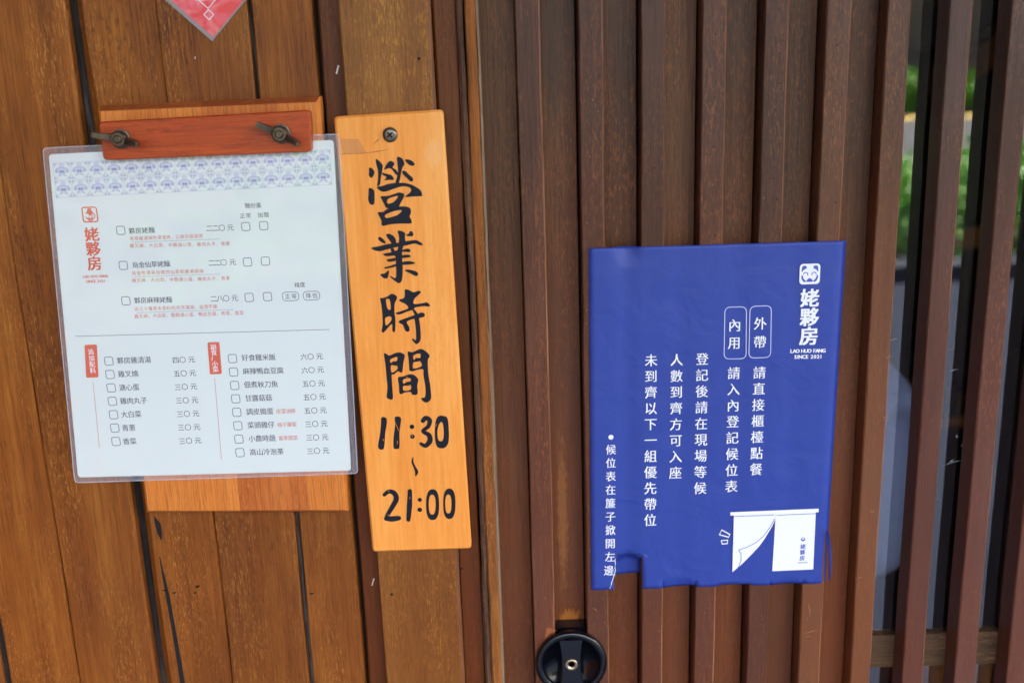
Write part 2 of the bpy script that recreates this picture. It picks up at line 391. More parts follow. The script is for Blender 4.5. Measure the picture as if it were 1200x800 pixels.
def fill(mb, outer, holes, Y, smooth=True):
    """smooth closed outline(s) in (x, z) filled flat on y = Y"""
    cu = bpy.data.curves.new('outline', 'CURVE'); cu.dimensions = '2D'; cu.fill_mode = 'BOTH'
    for pts in [outer] + holes:
        n = len(pts); pp = []
        for i in range(n):
            p0, p1, p2, p3 = [Vector(pts[(i + k) % n]) for k in (-1, 0, 1, 2)]
            for q in range(4 if smooth else 1):
                t = q / 4
                pp.append(.5 * ((2 * p1) + (p2 - p0) * t + (2 * p0 - 5 * p1 + 4 * p2 - p3) * t * t + (3 * p1 - p0 - 3 * p2 + p3) * t ** 3) if smooth else p1)
        sp = cu.splines.new('POLY'); sp.points.add(len(pp) - 1); sp.use_cyclic_u = True
        for i, p in enumerate(pp): sp.points[i].co = (p.x * 100, p.y * 100, 0, 1)
    o = bpy.data.objects.new('outline', cu); COL.objects.link(o); bpy.context.view_layer.update()
    me = bpy.data.meshes.new_from_object(o.evaluated_get(bpy.context.evaluated_depsgraph_get()))
    mb.add([(v.co.x / 100, Y, v.co.y / 100) for v in me.vertices], [tuple(p.vertices) for p in me.polygons])
    bpy.data.meshes.remove(me); bpy.data.objects.remove(o); bpy.data.curves.remove(cu)
def ribbon(mb, pts, widths, Y):
    """open line of varying width in (x, z)"""
    L_, R2 = [], []
    for i, p in enumerate(pts):
        a = Vector(pts[max(0, i - 1)]); b = Vector(pts[min(len(pts) - 1, i + 1)]); d = (b - a).normalized()
        w_ = (widths[i] if isinstance(widths, (list, tuple)) else widths) / 2
        L_.append((p[0] - d.y * w_, p[1] + d.x * w_)); R2.append((p[0] + d.y * w_, p[1] - d.x * w_))
    n = len(pts); vs = [(p[0], Y, p[1]) for p in L_ + R2]
    mb.add(vs, [(i, i + 1, n + i + 1, n + i) for i in range(n - 1)])
def frame(mb, outer, wd, Y):
    """closed line: outline (x, z) with line width wd"""
    n = len(outer); ins = []
    a = sum(outer[i][0] * outer[(i + 1) % n][1] - outer[(i + 1) % n][0] * outer[i][1] for i in range(n))
    sg = 1 if a > 0 else -1
    for i in range(n):
        p, q, r = Vector(outer[i - 1]), Vector(outer[i]), Vector(outer[(i + 1) % n])
        d = (r - p).normalized(); ins.append((q.x - sg * d.y * wd, q.y + sg * d.x * wd))
    mb.add([(p[0], Y, p[1]) for p in outer] + [(p[0], Y, p[1]) for p in ins], [(i, (i + 1) % n, n + (i + 1) % n, n + i) for i in range(n)])
def disc(mb, c, r, Y, n=20, rz=None):
    mb.add([(c[0] + r * math.cos(2 * math.pi * k / n), Y, c[1] + (rz or r) * math.sin(2 * math.pi * k / n)) for k in range(n)], [tuple(range(n))])

# ================================================================== THE SETTING: ground
def sheet(name, x0, x1, y0, y1, z, mat):
    o = MB().add([(x0, y0, z), (x1, y0, z), (x1, y1, z), (x0, y1, z)], [(0, 1, 2, 3)]).build(name, mat); o['kind'] = 'structure'; return o
sheet('ground', -150, 150, -150, 60, -.02, M['asphalt'])
sheet('pavement', -16, 16, -6.5, -.06, 0, M['pavement'])
kb = MB().box(-16, 16, -6.9, -6.5, -.02, .12).build('kerb', M['kerb']); kb['kind'] = 'structure'
sheet('road_line', -60, 60, -38.5, -36.0, -.016, M['yellow'])

# ================================================================== THE LEFT WALL
ZB, ZT = .0, 2.3
wall = thing('wooden_wall', 'oiled brown plank wall left of the dark door, carrying the menu board and hours plaque', 'wall', (-.3, 0, 0))
YP = -.012
xA = vx(58, 570, 94, 800, YP); xB = vx(76, 0, 184, 800, YP); xC = vx(87, 0, 193, 800, YP)
xD = vx(182, 0, 272.5, 800, YP); xE = vx(289, 0, 362, 800, YP); xE2 = vx(295, 0, 367, 800, YP)
xF = vx(365, 0, 427, 800, YP); xF2 = vx(371, 0, 431, 800, YP)
xG = vx(398, 0, 452, 800, -.018); xH = vx(504, 0, 545, 800, -.018)
xI = vx(535, 0, 570, 800, -.010); xJ1 = vx(544, 0, 577, 800, -.016); xJ2 = vx(557, 0, 588, 800, -.016); xJ3 = vx(560, 0, 591, 800, -.016)
pk = M['plank']
xZ = at(13, 800, YP).x
board('plank', xZ, xA - .0006, YP + .0004, .01, ZB, ZT, pk, wall, seed=99)
board('gap_backing', xZ - .02, xZ + .005, -.008, .02, ZB, ZT, M['gap'], wall, seed=98)
x = xZ - .0055
for k in range(7):                                            # further boards beyond the left edge of the photo
    board('plank', x - .094, x - .0006, YP, .01, ZB, ZT, pk, wall, seed=100 + k)
    x -= .094
board('plank', xA + .0004, xB, YP - .001, .01, ZB, ZT, pk, wall, cr=.0018, seed=2)
b3 = board('plank', xC, xD - .0003, YP, .01, ZB, ZT, M['plank_knot'], wall, cl=.0055, seed=3)
board('plank', xD + .0003, xE, YP - .0006, .01, ZB, ZT, pk, wall, cr=.0014, seed=4)
board('plank', xE2, xF, YP + .0002, .01, ZB, ZT, pk, wall, cl=.001, seed=5)
board('plank', xF2, xG + .004, -.008, .01, ZB, ZT, M['plank_dark'], wall, seed=6)
board('batten', xG, xH, -.018, .01, ZB, ZT, M['batten'], wall, cl=.001, cr=.0022, seed=7, arris=M['arris'])
board('plank', xH + .0002, xI - .0008, -.010, .01, ZB, ZT, M['plank_dark'], wall, seed=8)
board('gap_backing', xB - .01, xC + .01, -.004, .02, ZB, ZT, M['gap'], wall, seed=9)
board('gap_backing', xE - .01, xE2 + .01, -.006, .02, ZB, ZT, M['gap'], wall, seed=10)
board('gap_backing', xF - .01, xF2 + .01, .003, .02, ZB, ZT, M['gap_black'], wall, seed=11)
MB().box(-1.3, xJ3 - .002, .021, .12, ZB, ZT + .4).build('wall_backing', M['gap_black'], wall)
board('jamb_strip', xI, xJ1 - .0005, -.0155, .019, ZB, ZT, M['jamb_rough'], wall, wob=.0006, cl=.0018, seg=160, seed=12)
board('jamb_strip', xJ1, xJ2, -.0165, .019, ZB, ZT, M['jamb_orange'], wall, wob=.0003, seg=160, seed=13)
board('jamb_strip', xJ2 + .0001, xJ3, -.0155, .019, ZB, ZT, M['jamb_light'], wall, wob=.0003, cl=.0005, cr=.0012, seg=160, seed=14)
# dark splits, nail holes and the thin insect tracks in the boards
cracks = MB(); YC = YP - .00015
def dark_mark(pts, ws, Y=YC): ribbon(cracks, [xz(px, py, Y) for px, py in pts], [q * .00069 for q in ws], Y)
dark_mark([(181, 605), (185, 614), (187, 624), (189, 632)], [1, 7, 6, 1])
dark_mark([(187, 652), (191, 672), (197, 700), (204, 740), (210, 775), (214, 800), (219, 830)], [1, 3, 5, 5, 6, 6, 5])
for px, py, l in ((204, 694, 5), (228, 694, 4), (231, 687, 6), (232, 686, 4), (193, 691, 7), (365, 695, 6)):
    dark_mark([(px - l / 2, py), (px, py + .5), (px + l / 2, py - .6)], [.6, 2.6, .6])
cracks.build('split', M['gap_black'], wall)
dots = MB()
for px, py, Y in ((491, 69, -.0182), (459, 696, -.0182), (541, 666, -.0102)):
    disc(dots, xz(px, py, Y), .0012, Y, 8)
dots.build('nail_hole', M['hole'], wall)
# unseen roof overhang and header, added to keep the front in shade
hd = thing('shade_eave', 'unseen timber overhang added above the shop front to shade it', 'shade_eave', (0, 0, 2.3))
MB().box(-1.4, 2.6, -.03, .3, 2.32, 2.62).build('shade_header', M['plank_dark'], hd)
MB().add([(-2.4, -2.1, 2.55), (3.6, -2.1, 2.55), (3.6, .3, 2.95), (-2.4, .3, 2.95), (-2.4, -2.1, 2.61), (3.6, -2.1, 2.61), (3.6, .3, 3.01), (-2.4, .3, 3.01)],
         [(0, 3, 2, 1), (4, 5, 6, 7), (0, 1, 5, 4), (1, 2, 6, 5), (2, 3, 7, 6), (3, 0, 4, 7)]).build('shade_eave_boarding', M['plank_dark'], hd)

pw_ = MB().box(-1.45, -1.3, -2.0, .12, 0, 2.5).build('light_block_wall', M['plank_dark'])  # unseen wall, added to block light arriving from the left
tag(pw_, 'unseen dark wall added beyond the left edge of the view to block light', 'wall')
# ================================================================== THE SLIDING DOOR
door = thing('sliding_door', 'dark lacquered sliding door with upright slats, blue notice and round black pull', 'door', (.15, .02, 0))
DZ0, DZ1, YB = .02, 2.28, .018
S_L = [vx(603, 0, 625, 700, 0), vx(677, 0, 688, 700, 0), vx(751, 0, 752, 700, 0), vx(824, 0, 813, 800, 0), vx(896, 0, 875, 800, 0), vx(968, 0, 936, 800, 0)]
S_R = [vx(633, 0, 649, 700, 0), vx(706, 0, 713, 700, 0), vx(780, 0, 777, 700, 0), vx(852, 0, 837, 800, 0), vx(924, 0, 900, 800, 0), vx(997, 0, 961, 800, 0)]
xDE = vx(1030, 0, 988, 800, YB)
cuts = [xJ3 - .012] + [(a + b_) / 2 for a, b_ in zip(S_L, S_R)] + [xDE]
tan_spots = [(at(659, 600, YB).x - .15, at(659, 600, YB).z, .0055, .085, (160, 104, 48), .5),
             (at(668, 722, YB).x - .15, at(668, 722, YB).z, .012, .009, (176, 108, 40), .8),
             (at(575, 560, YB).x - .15, at(575, 560, YB).z, .008, .20, (44, 40, 42), .7)]
M['door_worn'] = wood('dark door board rubbed to bare wood', [(44, 26, 15), (84, 53, 31), (118, 78, 46)], vary=.02, spots=tan_spots, **DW)
for i in range(len(cuts) - 1):
    a_, b_ = (cuts[i] if i == 0 else S_R[i - 1] - .002), (S_L[i] - (.0016 if i else .0008) if i < 6 else cuts[i + 1])  # narrow groove added left of each slat to imitate the dark shade there
    board('door_board', a_, b_, YB, YB + .012, DZ0, DZ1, M['door_worn'] if i < 2 else M['door'], door, cl=.0002, cr=.0002 if i < 6 else .001, wob=0, seed=30 + i)
for i in range(6):
    sp = ()
    mt = M['slat_warm'] if i == 5 else M['slat']
    board('slat', S_L[i], S_R[i], 0, YB + .009, DZ0, DZ1, mt, door, cl=.0009, cr=.0011, wob=.00025, seg=90, seed=50 + i, arris=M['arris'])
MB().box(cuts[0], xDE - .001, YB + .0095, YB + .014, DZ0, DZ1).build('groove_shade_sheet', M['gap_black'], door)  # black sheet behind the grooves, standing in for shade beside the slats
# tiny nail dots down the slats
nd = MB()
for px, py in ((838, 40), (836, 172), (914, 98), (908, 130), (907, 209), (910, 234), (767, 197), (981, 53), (979, 237), (838, 276), (913, 10)):
    disc(nd, xz(px, py, -.0002), .0006, -.0002, 8)
nd.build('nail_dot', M['hole'], door)
M['scuff'] = plain('pale scuff', (168, 118, 78), .7)
rs = random.Random(21); Yk = -.00025; sc_ = MB()
for a, b_ in (((1034, 489), (1045, 486)), ((1035, 491), (1040, 493)), ((1031, 561), (1043, 560)), ((1020, 600), (1026, 598)), ((1043, 399), (1052, 397)), ((1038, 420), (1046, 417)),
              ((943, 742), (959, 738)), ((945, 746), (950, 745)), ((1005, 678), (1011, 676)), ((947, 707), (949, 722)), ((695, 712), (700, 716))):
    m_ = ((a[0] + b_[0]) / 2 + rs.uniform(-1, 1), (a[1] + b_[1]) / 2 + rs.uniform(-1, 1))
    ribbon(sc_, [xz(*a, Yk), xz(*m_, Yk), xz(*b_, Yk)], [.0002, .0006, .0001], Yk)
for k in range(60):
    i = rs.randrange(6); X = rs.uniform(S_L[i] + .002, S_R[i] - .002); Z = rs.uniform(.95, 1.5) if rs.random() < .8 else rs.uniform(.4, 1.9)
    ribbon(sc_, [(X, Z), (X + rs.uniform(-.0006, .0006), Z + rs.uniform(.0006, .003))], [.0004, .0002], Yk)
sc_.build('scuff_marks', M['scuff'], door)['kind'] = 'stuff'
wp = MB(); fill(wp, [xz(640, 739, Yk), xz(642, 735, Yk), xz(650, 737.5, Yk), xz(651, 739, Yk), xz(644, 742, Yk), xz(639, 747, Yk)], [], Yk)
wp.build('bare_patch', plain('bare rubbed wood', (150, 84, 38), .7, noise=.5, nscale=600), door)

# round pull
hp = at(669.5, 777.5, -.004); hc = (hp.x, 0, hp.z); HR = .0322
ring = MB().lathe([(HR, -.0002), (HR, -.0035), (HR - .0012, -.0052), (HR - .0035, -.0058), (HR - .0058, -.0052), (HR - .0066, -.0040), (HR - .0072, -.0005), (.001, -.0003)], (hc[0], 0, hc[2]), 64)
handle = ring.build('round_pull', M['black_plastic'], door, smooth=True)
# raised cross bar with hollowed sides
cb_ = []
for k in range(13):
    t = -1 + 2 * k / 12; cb_.append((hc[0] + .0086 + .0026 * (abs(t) ** 2), hc[2] + t * .0252))
bar_pts = cb_ + [(2 * hc[0] - p[0], p[1]) for p in cb_[::-1]]
MB().prism(bar_pts, -.0056, -.0006, .0008).build('cross_bar', M['black_plastic'], handle)
sc = MB().lathe([(.0058, -.0056), (.0058, -.0064), (.0046, -.0071), (.0034, -.0068), (.0022, -.0046), (.0004, -.0044)], (hc[0], 0, hc[2] + .0006), 24)
scw = sc.build('screw', M['rustscrew'], handle, smooth=True)
tb = at(670, 735, .008)
MB().box(tb.x - .0125, tb.x + .0135, .004, .0196, tb.z - .012, tb.z + .0028).build('pull_tab', M['black_plastic'], handle)

# ================================================================== OPEN LATTICE WITH GLASS (next leaf)
lat = thing('lattice_window', 'open dark wood lattice over glass at the right, looking into the dim room', 'window', (.6, .02, 0))
L7, R7 = vx(1041.5, 0, 1001, 700, 0), vx(1068, 0, 1026, 700, 0)
pitch = vx(1115, 0, 1057.5, 800, 0) - vx(1041.5, 0, 997, 800, 0)
wd7 = R7 - L7
s7 = board('slat', L7, R7, 0, .022, DZ0, DZ1, M['slat_warm'], lat, cl=.0010, cr=.0011, wob=.00025, seg=90, seed=70, arris=M['arris'])
M['slat_cool'] = wood('dark lacquered slat by the glass', [(56, 34, 26), (82, 52, 40), (98, 64, 50)], fleck=(160, 104, 70), fl=.4, rough=.42, coat=.08, wear=(168, 100, 56), wearamt=.35, dust=(88, 74, 70), dustamt=.25, vary=.14, low=(116, 62, 40), lowamt=.8, lowz=(1.12, 1.5), spec=.3, bump=.6)
s8 = board('slat', L7 + pitch, L7 + pitch + wd7, 0, .022, DZ0, DZ1, M['slat_cool'], lat, cl=.0010, cr=.0010, wob=.00025, seg=90, seed=71, arris=M['arris'])
for k in range(1, 16):
    dup(s8, pitch * k, lat)
XR = L7 + pitch * 18
zr1 = at(1100, 742, .022).z; zr0 = at(1100, 779, .022).z
MB().box(xDE + .012, XR, .0221, .034, zr0, zr1).build('rail', M['rail'], lat)
MB().box(xDE + .012, XR, .0222, .036, .02, .12).build('rail', M['rail'], lat)
MB().box(xDE + .0105, XR, .0265, .0280, .12, DZ1).build('glass_pane', M['glass'], lat)
gs = MB(); rg_ = random.Random(5); Yg = .0262
for px, py, r in ((1121, 511, 1.6), (1127, 522, 1.8), (1116, 540, 1.2), (1106, 436, .9), (1190, 543, 1.3), (1151, 676, 1.0), (1145, 450, .8)):
    fill(gs, [xz(px + r * math.cos(a) * rg_.uniform(.5, 1.2), py + r * math.sin(a) * rg_.uniform(.5, 1.2), Yg) for a in [k * 1.05 for k in range(6)]], [], Yg)
for a, b_ in (((1104, 546), (1132, 538)), ((1112, 436), (1124, 432)), ((1110, 544), (1120, 537))):
    ribbon(gs, [xz(*a, Yg), xz((a[0] + b_[0]) / 2, (a[1] + b_[1]) / 2 - 1, Yg), xz(*b_, Yg)], [.0001, .0008, .0001], Yg)
gs.build('glass_smears', film('dried smear', haze=.35, gloss=.3, bump=0), lat)['kind'] = 'stuff'
MB().box(xDE - .004, xDE + .010, .022, .06, DZ0, DZ1).build('stile', M['plank_dark'], lat)

# ================================================================== ROOM BEHIND THE GLASS
room = thing('dining_room', 'dim dining room seen through the glass behind the lattice', 'room', (1.2, 1, 0))
def bx(n, a, mt): return MB().box(*a).build(n, mt, room)
bx('floor', (-1.4, 4.2, .13, 4.6, -.1, -.005), M['room_floor'])
bx('back_wall', (-1.4, 4.2, 4.6, 4.7, -.1, 2.6), M['room_wall'])
bx('side_wall', (-1.5, -1.4, .13, 4.6, -.1, 2.6), M['room_wall'])
bx('side_wall', (4.2, 4.3, .13, 4.6, -.1, 2.6), M['room_wall'])
bx('ceiling', (-1.4, 4.2, .13, 4.6, 2.6, 2.7), M['room_wall'])
bx('front_wall', (XR, 4.2, .0, .13, -.1, 2.9), M['plank_dark'])
q0, q1 = at(1070, -60, 3.2), at(1112, 56, 3.2)
bx('plaster_panel', (q0.x - .3, q1.x + .12, 3.15, 3.2, q1.z, q0.z + .3), M['plaster'])
p0, p1 = at(1105, 118, 2.6), at(1215, 48, 2.6)
MB().add([(p0.x, 2.6, p0.z), (p1.x, 2.6, p1.z), (p1.x, 2.6, p1.z + .11), (p0.x, 2.6, p0.z + .11),
          (p0.x, 2.72, p0.z), (p1.x, 2.72, p1.z), (p1.x, 2.72, p1.z + .11), (p0.x, 2.72, p0.z + .11)],
         [(0, 1, 2, 3), (7, 6, 5, 4), (0, 4, 5, 1), (1, 5, 6, 2), (2, 6, 7, 3), (3, 7, 4, 0)]).build('beam', M['beamwood'], room)

def chair(X, Y, H, label, rz=0.0, W2=.21):
    c = thing('wooden_chair', label, 'chair', (X, Y, 0))
    dk = M['chair_frame']
    MB().prism(rrect(X - W2, X + W2, .41, .45, .01, 3), Y - .2, Y + .2, .005).build('seat', M['chairwood'], c)
    for sx in (-1, 1):
        for sy in (-1, 1):
            top = H if sy < 0 else .41
            MB().box(X + sx * W2 - .016, X + sx * W2 + .016, Y + sy * .19 - .016, Y + sy * .19 + .016, 0, top).build('leg', dk, c)
    n = 12; vs = []; fs = []
    for k in range(n + 1):
        t = -1 + 2 * k / n; xx = X + t * (W2 + .02); yy = Y - .19 - .03 * (1 - t * t); up = .012 * t ** 4
        vs += [(xx, yy - .012, H - .03 + up), (xx, yy + .012, H - .03 + up), (xx, yy + .012, H + .03 + up * 1.6), (xx, yy - .012, H + .03 + up * 1.6)]
    for k in range(n):
        for j in range(4): fs.append((k * 4 + j, k * 4 + (j + 1) % 4, (k + 1) * 4 + (j + 1) % 4, (k + 1) * 4 + j))
    fs += [(0, 1, 2, 3)[::-1], tuple(n * 4 + j for j in range(4))]
    MB().add(vs, fs).build('top_rail', M['chairwood'], c)
    for k in range(4):
        xx = X + W2 * (-.57 + .38 * k); MB().box(xx - .007, xx + .007, Y - .215, Y - .2, .45, H - .03).build('spindle', dk, c)
    c.rotation_euler = (0, 0, rz); return c
q = at(1142, 277, 2.2)
chair(q.x, 2.4, q.z, 'orange wood chair whose curved top rail shows between the second and third open slats', W2=.115)
q = at(1192, 330, .50)
chair(q.x + .25, .5 + .19, q.z, 'orange wood chair at the right edge of the photo behind the third open slat')

# seated diner in a pale blue shirt, turned to the left, back outline towards the window
def person():
    Yp = .72
    P = thing('person', 'person in a pale blue shirt seated behind the glass, seen between open slats', 'person', (.42, Yp, 0))
    def skin(name, nodes, edges, mat, parent, sub=2, root=0):
        b = base(parent); me = bpy.data.meshes.new(name)
        me.from_pydata([Vector(p[:3]) - b for p in nodes], edges, [])
        o = bpy.data.objects.new(name, me); COL.objects.link(o); o.parent = parent
        md = o.modifiers.new('Skin', 'SKIN'); md.use_smooth_shade = True
        for i, p in enumerate(nodes):
            sv = me.skin_vertices[0].data[i]; sv.radius = (p[3], p[4] if len(p) > 4 else p[3]); sv.use_root = (i == root)
        s2 = o.modifiers.new('Subdivision', 'SUBSURF'); s2.levels = sub; s2.render_levels = sub
        me.materials.append(mat); return o
    hx = at(1012, 690, Yp).x - .088; zs = .59
    zt = at(1040, 385, Yp).z
    # body: pelvis, spine leaning a little forward (to -X), neck, legs bent, feet on the floor
    body = [(hx, Yp, zs + .06, .125), (hx + .012, Yp, zs + .24, .115), (hx + .005, Yp, zt - .16, .125), (hx - .02, Yp, zt - .03, .10), (hx - .045, Yp, zt + .05, .052), (hx - .06, Yp, zt + .10, .05)]
    ed = [(0, 1), (1, 2), (2, 3), (3, 4), (4, 5)]
    for sy in (-1, 1):
        k = len(body)
        body += [(hx - .05, Yp + sy * .09, zs + .05, .085), (hx - .42, Yp + sy * .1, zs + .05, .062), (hx - .44, Yp + sy * .1, zs - .36, .04), (hx - .56, Yp + sy * .1, zs - .42, .035)]
        ed += [(0, k), (k, k + 1), (k + 1, k + 2), (k + 2, k + 3)]
    for sy in (-1, 1):
        k = len(body)
        body += [(hx - .02, Yp + sy * .17, zt - .06, .055), (hx - .07, Yp + sy * .21, zt - .32, .045), (hx - .30, Yp + sy * .16, zt - .34, .033), (hx - .38, Yp + sy * .15, zt - .33, .026)]
        ed += [(3, k), (k, k + 1), (k + 1, k + 2), (k + 2, k + 3)]
    skin('body', body, ed, M['skin'], P)
    sh = [(hx - .01, Yp, zs + .14, .15), (hx + .014, Yp, zs + .22, .165), (hx + .008, Yp, zt - .16, .160), (hx - .02, Yp, zt - .03, .108), (hx - .035, Yp, zt + .02, .07)]
    se = [(0, 1), (1, 2), (2, 3), (3, 4)]
    for sy in (-1, 1):
        k = len(sh)
        sh += [(hx - .02, Yp + sy * .17, zt - .06, .07), (hx - .07, Yp + sy * .21, zt - .32, .058), (hx - .24, Yp + sy * .175, zt - .335, .048)]
        se += [(3, k), (k, k + 1), (k + 1, k + 2)]
    skin('shirt', sh, se, M['shirt'], P)
    tr = [(hx, Yp, zs + .04, .13)]; te = []
    for sy in (-1, 1):
        k = len(tr)
        tr += [(hx - .05, Yp + sy * .09, zs + .05, .095), (hx - .42, Yp + sy * .1, zs + .05, .072), (hx - .44, Yp + sy * .1, zs - .34, .055)]
        te += [(0, k), (k, k + 1), (k + 1, k + 2)]
    skin('trousers', tr, te, M['trousers'], P)
    for sy in (-1, 1):                                        # hands resting forward on the table edge
        hxx, hy, hz = hx - .40, Yp + sy * .15, zt - .33
        hn = [(hxx, hy, hz, .022, .014), (hxx - .07, hy, hz, .036, .013)]; he = [(0, 1)]
        for j, (dy, ln_) in enumerate(((-.03, .06), (-.01, .075), (.011, .07), (.03, .055))):
            k = len(hn); hn += [(hxx - .085, hy + dy, hz, .009), (hxx - .085 - ln_ * .6, hy + dy, hz - .006, .008), (hxx - .085 - ln_, hy + dy, hz - .024, .007)]
            he += [(1, k), (k, k + 1), (k + 1, k + 2)]
        k = len(hn); hn += [(hxx - .03, hy - sy * .035, hz, .011), (hxx - .065, hy - sy * .06, hz - .008, .009)]; he += [(0, k), (k, k + 1)]
        skin('hand', hn, he, M['skin'], P, 1)
    hcx, hcz = hx - .085, zt + .20
    hm = MB(); seg, rg = 20, 14; vs = []; fs = []
    def face(th, ph):                                        # looks to -X
        r = 1.0; dx = math.sin(th) * math.cos(ph); dy = math.sin(th) * math.sin(ph); dz = math.cos(th)
        if dx < -.6 and abs(dy) < .16 and -.35 < dz < .05: r = 1.17      # nose
        if dx < -.5 and abs(abs(dy) - .33) < .14 and .0 < dz < .2: r = .95  # eye sockets
        if dx < -.6 and abs(dy) < .3 and -.55 < dz < -.45: r = 1.04      # mouth
        if abs(abs(dy) - .98) < .06 and abs(dz) < .25: r = 1.12          # ears
        return (hcx + dx * .095 * r, Yp + dy * .075 * r, hcz + dz * .118 * r - (.012 if dz < -.5 and dx < 0 else 0))
    for i in range(rg + 1):
        for k in range(seg): vs.append(face(math.pi * i / rg, 2 * math.pi * k / seg))
    for i in range(rg):
        for k in range(seg): fs.append((i * seg + k, (i + 1) * seg + k, (i + 1) * seg + (k + 1) % seg, i * seg + (k + 1) % seg))
    head = hm.add(vs, fs).build('head', M['skin'], P, smooth=True)
    for sy in (-1, 1): MB().lathe([(.001, -.009), (.007, -.005), (.009, 0), (.007, .005), (.001, .009)], (hcx - .082, Yp + sy * .028, hcz + .012), 10).build('eye', M['hair'], head)
    MB().prism(rrect(Yp - .022, Yp + .022, hcz - .065, hcz - .058, .003, 2), -.001, 0).build('mouth', M['shirt'], head) if False else None
    hv = []
    for i in range(rg + 1):
        for k in range(seg):
            th, ph = math.pi * i / rg * .62, 2 * math.pi * k / seg
            dx = math.sin(th) * math.cos(ph); dy = math.sin(th) * math.sin(ph); dz = math.cos(th)
            hv.append((hcx + .012 + dx * .104, Yp + dy * .088, hcz + .012 + dz * .124 + (.05 if dx < -.4 and dz < .4 else 0)))
    MB().add(hv, fs).build('hair', M['hair'], P, smooth=True)
    zs_ = zs - .05
    t = thing('stool', 'tall wooden stool under the seated person in the pale blue shirt', 'stool', (hx, Yp, 0))
    MB().lathe([(.16, zs_ - .035), (.17, zs_ - .03), (.17, zs_ - .005), (.16, zs_)], (hx, Yp, 0), 24, 'z').build('seat', M['plank_dark'], t)
    for k in range(4):
        a = math.pi / 4 + k * math.pi / 2; MB().box(hx + .11 * math.cos(a) - .015, hx + .11 * math.cos(a) + .015, Yp + .11 * math.sin(a) - .015, Yp + .11 * math.sin(a) + .015, 0, zs_ - .035).build('leg', M['plank_dark'], t)
person()

# ================================================================== MENU BOARD (clip board on the wall)
YW = YP - .0012
YBF = -.0275                                                  # front of the clip board
mbd = thing('menu_board', 'orange brown wooden clip board holding the laminated menu, clamp bar with two wing nuts', 'clip board', (at(260, 600, YP).x, YP, at(260, 600, YP).z))
M['board_bevel'] = wood('brown worn bevel', [(110, 52, 20), (140, 70, 28), (160, 86, 38)], rough=.6, axis='x', vary=.05)
M['board_wood'] = wood('red orange board wood', [(166, 84, 30), (192, 106, 44), (214, 130, 60)], fleck=(226, 150, 80), fl=.3, rough=.5, axis='z', grain=.7, vary=.05, bump=.2)
M['board_edge'] = wood('pale grain board strip', [(190, 100, 36), (214, 128, 52), (228, 150, 72)], fleck=(176, 80, 30), fl=.5, rough=.5, vary=.05, bump=.2)
M['clamp_wood'] = wood('varnished red clamp wood', [(146, 50, 10), (182, 70, 16), (200, 92, 26)], fleck=(210, 104, 40), fl=.3, rough=.32, axis='x', coat=.25, grain=.8, vary=.02, bump=.15,
                       wear=(120, 50, 20), wearamt=.5)
bc = [xz(112, 124, YBF), xz(374, 113, YBF), xz(408, 601, YBF), xz(170, 602, YBF)]
# board is glued up from staves of two tones
def lerp(a, b_, t): return (a[0] + (b_[0] - a[0]) * t, a[1] + (b_[1] - a[1]) * t)
cutsT = [0, .12, .27, .47, .65, .81, 1.0]
staves = ['board_edge', 'board_wood', 'board_edge', 'board_edge', 'board_wood', 'board_wood']
staves = ['board_edge', 'board_edge', 'board_edge', 'board_wood', 'board_wood', 'board_edge']
for k in range(6):
    a, b_ = cutsT[k], cutsT[k + 1]
    pts = [lerp(bc[0], bc[1], a), lerp(bc[0], bc[1], b_), lerp(bc[3], bc[2], b_), lerp(bc[3], bc[2], a)]
    pts = [(p[0], p[1]) for p in pts]
    # chamfer only the outer arrises: a clean front face plus bevel strips
    x_in0 = .0 if k else .003; x_in1 = .0 if k < 5 else .003
    fr = [(pts[0][0] + x_in0, pts[0][1] - .0042), (pts[1][0] - x_in1, pts[1][1] - .0042), (pts[2][0] - x_in1, pts[2][1] + .003), (pts[3][0] + x_in0, pts[3][1] + .003)]
    vs = [(p[0], YBF, p[1]) for p in fr] + [(p[0], YBF + .004, p[1]) for p in pts] + [(p[0], YW, p[1]) for p in pts]
    fs = [(3, 2, 1, 0)]
    for r in (0, 4):
        for i in range(4): fs.append((r + i, r + (i + 1) % 4, r + 4 + (i + 1) % 4, r + 4 + i))
    fs.append((8, 9, 10, 11))
    st_ = MB().add(vs, fs).build('stave', M[staves[k]], mbd); st_.data.materials.append(M['board_bevel']); st_.data.polygons[1].material_index = 1
YCB, YCF = -.0292, -.0372
cc = [xz(115, 143, YCF), xz(363, 129, YCF), xz(365, 178, YCF), xz(121, 188, YCF)]
clamp = MB().prism(quad_round(cc, .0035), YCF, YCB, .0009).build('clamp_bar', M['clamp_wood'], mbd)
